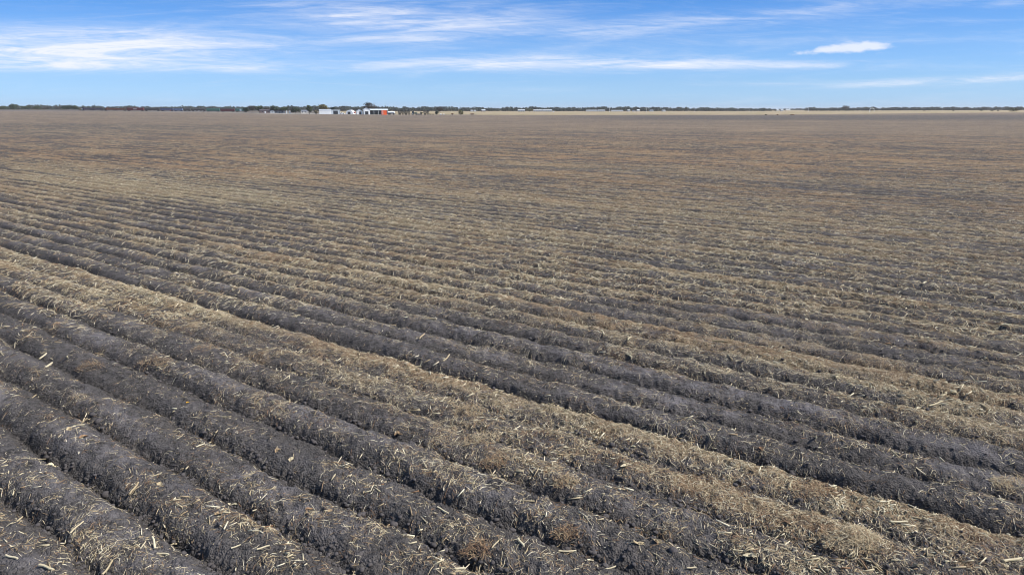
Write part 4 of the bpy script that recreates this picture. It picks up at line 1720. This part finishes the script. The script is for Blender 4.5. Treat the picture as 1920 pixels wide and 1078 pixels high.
for a in ((884, 4, 1650, 3.6, "far whitish house at the foot of the wood beyond the russet brush"), (890, 4, 1655, 3.4, "far whitish house beside its twin beyond the russet brush"),
          (906, 7, 1640, 4.4, "far brownish house with a bright gable before the wood", M_BRICKY, M_PALE), (1179, 4.5, 1720, 4.2, "small white far house between the first two poles"),
          (1189, 4, 1720, 3.6, "small grey far house between the first two poles", M_PALE, M_ROOFDK), (1197, 5, 1730, 4.4, "pale far house just before the second white pole", M_STUCCO, M_ROOF),
          (1222, 6, 1730, 4.2, "grey far house just past the second white pole", M_PALE, M_STEEL), (1245, 6, 1700, 3.6, "white far house with a slanting roof between the second and third pole"),
          (1458, 5, 2300, 5.2, "pale far house at the gap in the wood"), (1467, 5, 2100, 3.9, "bright white far house below the gap in the wood"),
          (1478, 9, 2900, 5.5, "long pale far house in the gap of the wood", M_STUCCO, M_ROOF)):
    cottage(*a)


def utility_pole(px, Y, hpx, w, label):
    X, _, z = at(px, Y)
    H = mz(hpx, Y)
    o = thing("utility_pole", label, "utility pole", (X, Y, z), 0, "pale utility poles across the grassland")
    b = MB()
    b.tube((0, 0, -.3), (0, 0, H), w, w * .7, 10)
    b.build("pole", M_POLE, o)
    c = MB()
    c.box((0, -.22, H - .7), (2.4, .12, .14)).box((0, -.22, H - 1.6), (1.8, .12, .12))
    c.build("crossarm", M_POLE, o)


utility_pole(1143, 1420, 11.5, .42, "tallest white utility pole, beside the low white sheds")
utility_pole(1212, 1450, 10, .36, "white utility pole among the far houses")
utility_pole(1303, 1500, 6, .28, "short white utility pole before an unbroken stretch of wood")
utility_pole(1405, 1500, 6, .28, "short pale utility pole ahead of the gap in the wood")
utility_pole(1516, 1500, 9, .32, "pale utility pole just past the gap in the wood")
utility_pole(1768, 1500, 15, .14, "thin tall faint utility pole far out beyond the white hoop")


def pivot_hoop():
    Y = 1000
    X, _, z = at(1635, Y)
    o = thing("irrigation_hoop", "white arched irrigation pipe on a post on the grassland", "irrigation pipe", (X, Y, z))
    W, H = mx(9.5, Y), mz(8.0, Y)
    b = MB()
    pts = []
    for i in range(13):
        t = math.pi * (1 - i / 12 * .85)
        pts.append((W / 2 * math.cos(t) + .2, 0, H * .5 + H * .5 * math.sin(t)))
    for i in range(12):
        b.tube(pts[i], pts[i + 1], .30, .30, 8)
    b.build("arched_pipe", M_WHITE, o)
    p = MB()
    p.tube((pts[0][0], 0, -.2), pts[0], .24, .24, 8)
    p.build("post", M_WHITE, o)
    q = MB()
    q.tube((pts[-1][0], 0, -.2), pts[-1], .16, .16, 8).tube((pts[4][0], .0, -.2), pts[4], .12, .12, 6)
    q.build("strut", M_POLE, o)


pivot_hoop()
X, Y, z = at(1038, 1380)
b = MB()
b.box((0, 0, 1.15), (2.6, 1.6, 2.0)).box((0, 0, 2.25), (2.8, 1.8, .18)).box((0, 0, .08), (3.0, 2.0, .2))
tag(b.build("electrical_cabinet", M_WHITE, None, (X, Y, z)), "small white cabinet standing on the tan grassland beyond the greenhouses", "cabinet")

# ------------------------------------------------------------------ sun, sky and air
SUN_EL, SUN_AZ = math.radians(46), math.radians(99)     # ahead and well off to the right, out of the picture
sd = bpy.data.lights.new("sun", 'SUN')
sd.energy = 4.6
sd.angle = math.radians(.5)
sd.color = (1, .95, .88)
so = bpy.data.objects.new("sun", sd)
COL.objects.link(so)
sv = Vector((math.sin(SUN_AZ) * math.cos(SUN_EL), math.cos(SUN_AZ) * math.cos(SUN_EL), math.sin(SUN_EL)))
so.rotation_euler = sv.to_track_quat('Z', 'Y').to_euler()
so.location = sv * 60

world = bpy.data.worlds.new("World")
scene.world = world
world.use_nodes = True
wt = NT(world.node_tree)
bg = world.node_tree.nodes['Background']
sky = wt.node('ShaderNodeTexSky', sky_type='NISHITA', sun_disc=False)
sky.sun_elevation = SUN_EL
sky.sun_rotation = SUN_AZ
sky.air_density = 1.0
sky.dust_density = .3
sky.ozone_density = 2.2
SKY_STRENGTH = .14

dirv = wt.node('ShaderNodeTexCoord').outputs['Generated']
sep = wt.node('ShaderNodeSeparateXYZ')
wt.l.new(dirv, sep.inputs[0])
yy = wt.m('MAXIMUM', wt.m('ABSOLUTE', sep.outputs[1]), .12)
ca = wt.m('DIVIDE', sep.outputs[0], yy)
ce = wt.m('DIVIDE', sep.outputs[2], yy)


def cloud_blob(px, py, rx, ry, slope, amp):
    """soft patch of cloud round a direction of the sky; slope tilts it"""
    a0, e0 = px_dir(px, py)
    a1, _ = px_dir(px + rx, py)
    _, e1 = px_dir(px, py - ry)
    u = wt.m('DIVIDE', wt.m('SUBTRACT', ca, a0), a1 - a0)
    v = wt.m('SUBTRACT', wt.m('SUBTRACT', ce, e0), wt.m('MULTIPLY', wt.m('SUBTRACT', ca, a0), slope))
    v = wt.m('DIVIDE', v, e1 - e0)
    g = wt.m('EXPONENT', wt.m('MULTIPLY', wt.m('ADD', wt.m('MULTIPLY', u, u), wt.m('MULTIPLY', v, v)), -1.0))
    return wt.m('MULTIPLY', g, amp)


def total(lst):
    s = lst[0]
    for q in lst[1:]:
        s = wt.m('ADD', s, q)
    return s


mask = total([
    cloud_blob(110, 88, 290, 36, 0, .95), cloud_blob(60, 116, 360, 15, -.01, .6), cloud_blob(330, 86, 190, 28, -.03, .45),
    cloud_blob(440, 84, 60, 5, -.02, .55), cloud_blob(420, 129, 280, 6, -.012, .55),
    cloud_blob(740, 34, 210, 32, .02, .75), cloud_blob(640, 30, 50, 13, .1, .4), cloud_blob(760, 74, 170, 7, 0, .60), cloud_blob(930, 48, 120, 18, .03, .42), cloud_blob(520, 10, 180, 10, -.04, .25),
    cloud_blob(980, 120, 330, 13, .0, .85), cloud_blob(1290, 120, 300, 11, .0, .70), cloud_blob(1150, 85, 420, 22, .03, .25), cloud_blob(1530, 124, 70, 4, 0, .45), cloud_blob(1040, 108, 60, 5, .03, .35),
    cloud_blob(1400, 30, 330, 16, .075, .58), cloud_blob(1250, 55, 300, 9, .04, .30), cloud_blob(1440, 40, 40, 4, .05, .4), cloud_blob(1640, 76, 150, 7, 0, .22),
    cloud_blob(1800, 150, 200, 7, .05, 1.25), cloud_blob(1480, 158, 240, 5, 0, .22), cloud_blob(1010, 168, 90, 5, 0, .2), cloud_blob(1900, 4, 40, 6, .1, .4), cloud_blob(1790, 38, 60, 4, .0, .25),
    cloud_blob(2300, 90, 260, 30, 0, .6), cloud_blob(-400, 80, 260, 30, 0, .6), cloud_blob(900, -260, 900, 120, 0, .5)])
streak = wt.noise(wt.xyz(wt.m('MULTIPLY', ca, 5.0), wt.m('MULTIPLY', wt.m('SUBTRACT', ce, wt.m('MULTIPLY', ca, .03)), 62), 0.0), 1.0, 7, .64, .9)
wisp = wt.noise(wt.xyz(wt.m('MULTIPLY', ca, 16), wt.m('MULTIPLY', wt.m('ADD', ce, wt.m('MULTIPLY', ca, .06)), 170), 3.0), 1.0, 6, .65, 1.4)
tex = wt.m('ADD', wt.m('MULTIPLY', streak, .7), wt.m('MULTIPLY', wisp, .3))
cl = wt.m('MULTIPLY', mask, wt.m('MULTIPLY_ADD', wt.sm(tex, .34, .66), .92, .08))
cl = wt.m('ADD', cl, wt.m('MULTIPLY', wt.sm(tex, .47, .76), .20))
veil = total([cloud_blob(90, 84, 300, 34, 0, .42), cloud_blob(60, 118, 340, 12, 0, .30), cloud_blob(740, 40, 190, 30, .02, .28), cloud_blob(960, 124, 320, 9, 0, .30)])
cl = wt.m('ADD', cl, wt.m('MULTIPLY', veil, wt.m('MULTIPLY_ADD', wt.sm(streak, .25, .6), .7, .3)))
# the one small heaped cloud
puff_n = wt.noise(wt.xyz(wt.m('MULTIPLY', ca, 40), wt.m('MULTIPLY', ce, 110), 1.0), 1.0, 5, .6, .3)
pm = total([cloud_blob(1602, 89, 56, 11, .0, .8), cloud_blob(1636, 86, 36, 10, 0, .6), cloud_blob(1565, 92, 50, 8.5, .08, .6), cloud_blob(1522, 99, 40, 5, .10, .55)])
puff = wt.sm(wt.m('ADD', pm, wt.m('MULTIPLY', wt.m('SUBTRACT', puff_n, .5), 1.7)), .22, 1.15)
cl = wt.m('MINIMUM', wt.m('MAXIMUM', wt.m('MULTIPLY', cl, .76), wt.m('MULTIPLY', puff, .80)), .95)
# clear polarised blue: the Nishita sky graded by height above the horizon
elev = wt.m('ARCTANGENT', wt.m('DIVIDE', sep.outputs[2], wt.m('MAXIMUM', wt.m('SQRT', wt.m('ADD', wt.m('POWER', sep.outputs[0], 2.0), wt.m('POWER', sep.outputs[1], 2.0))), .001)))
grade = wt.ramp(wt.m('DIVIDE', elev, math.radians(45)), [(0.0, (.285, .475, .95)), (.017, (.272, .462, .90)), (.045, (.240, .412, .78)), (.110, (.172, .350, .67)), (.19, (.070, .285, .60)), (.40, (.38, .55, .72)), (1.0, (.82, .84, .86))])
even = wt.m('MULTIPLY_ADD', wt.m('POWER', wt.m('ABSOLUTE', sep.outputs[0]), 2.0), -.30, 1.13)
skyg = wt.mix(1.0, wt.mix(1.0, sky.outputs[0], grade, 'MULTIPLY'), wt.xyz(even, even, even), 'MULTIPLY')
soft = wt.node('ShaderNodeHueSaturation')
soft.inputs['Saturation'].default_value = .93
wt.l.new(skyg, soft.inputs['Color'])
skyc = wt.mix(cl, soft.outputs[0], (4.5, 4.65, 5.1))
wt.l.new(skyc, bg.inputs['Color'])
bg.inputs['Strength'].default_value = SKY_STRENGTH

# air: a thin even haze over the whole plain
HAZE = True
if HAZE:
    hm = bpy.data.materials.new("haze")
    hm.use_nodes = True
    ht = hm.node_tree
    for n in list(ht.nodes):
        ht.nodes.remove(n)
    out = ht.nodes.new('ShaderNodeOutputMaterial')
    vol = ht.nodes.new('ShaderNodeVolumePrincipled')
    vol.inputs['Color'].default_value = (.98, .955, .93, 1)
    vol.inputs['Density'].default_value = .000065
    vol.inputs['Anisotropy'].default_value = .1
    ht.links.new(vol.outputs[0], out.inputs['Volume'])
    hb = MB()
    hb.box((0, 0, 11.5), (19400, 19400, 26.0))
    ho = hb.build("haze", hm)
    ho['kind'] = 'stuff'

scene.view_settings.view_transform = 'Standard'
scene.view_settings.look = 'None'
scene.view_settings.exposure = .55
scene.view_settings.gamma = 1
scene.render.engine = 'CYCLES'
scene.cycles.pixel_filter_type = 'BLACKMAN_HARRIS'
scene.cycles.filter_width = 1.05
scene.cycles.use_denoising = True
scene.cycles.denoiser = 'OPENIMAGEDENOISE'
scene.cycles.denoising_input_passes = 'RGB_ALBEDO_NORMAL'
scene.cycles.denoising_prefilter = 'ACCURATE'
scene.cycles.max_bounces = 4
scene.cycles.diffuse_bounces = 2
scene.cycles.volume_bounces = 0
scene.cycles.use_adaptive_sampling = True
scene.cycles.adaptive_threshold = .02
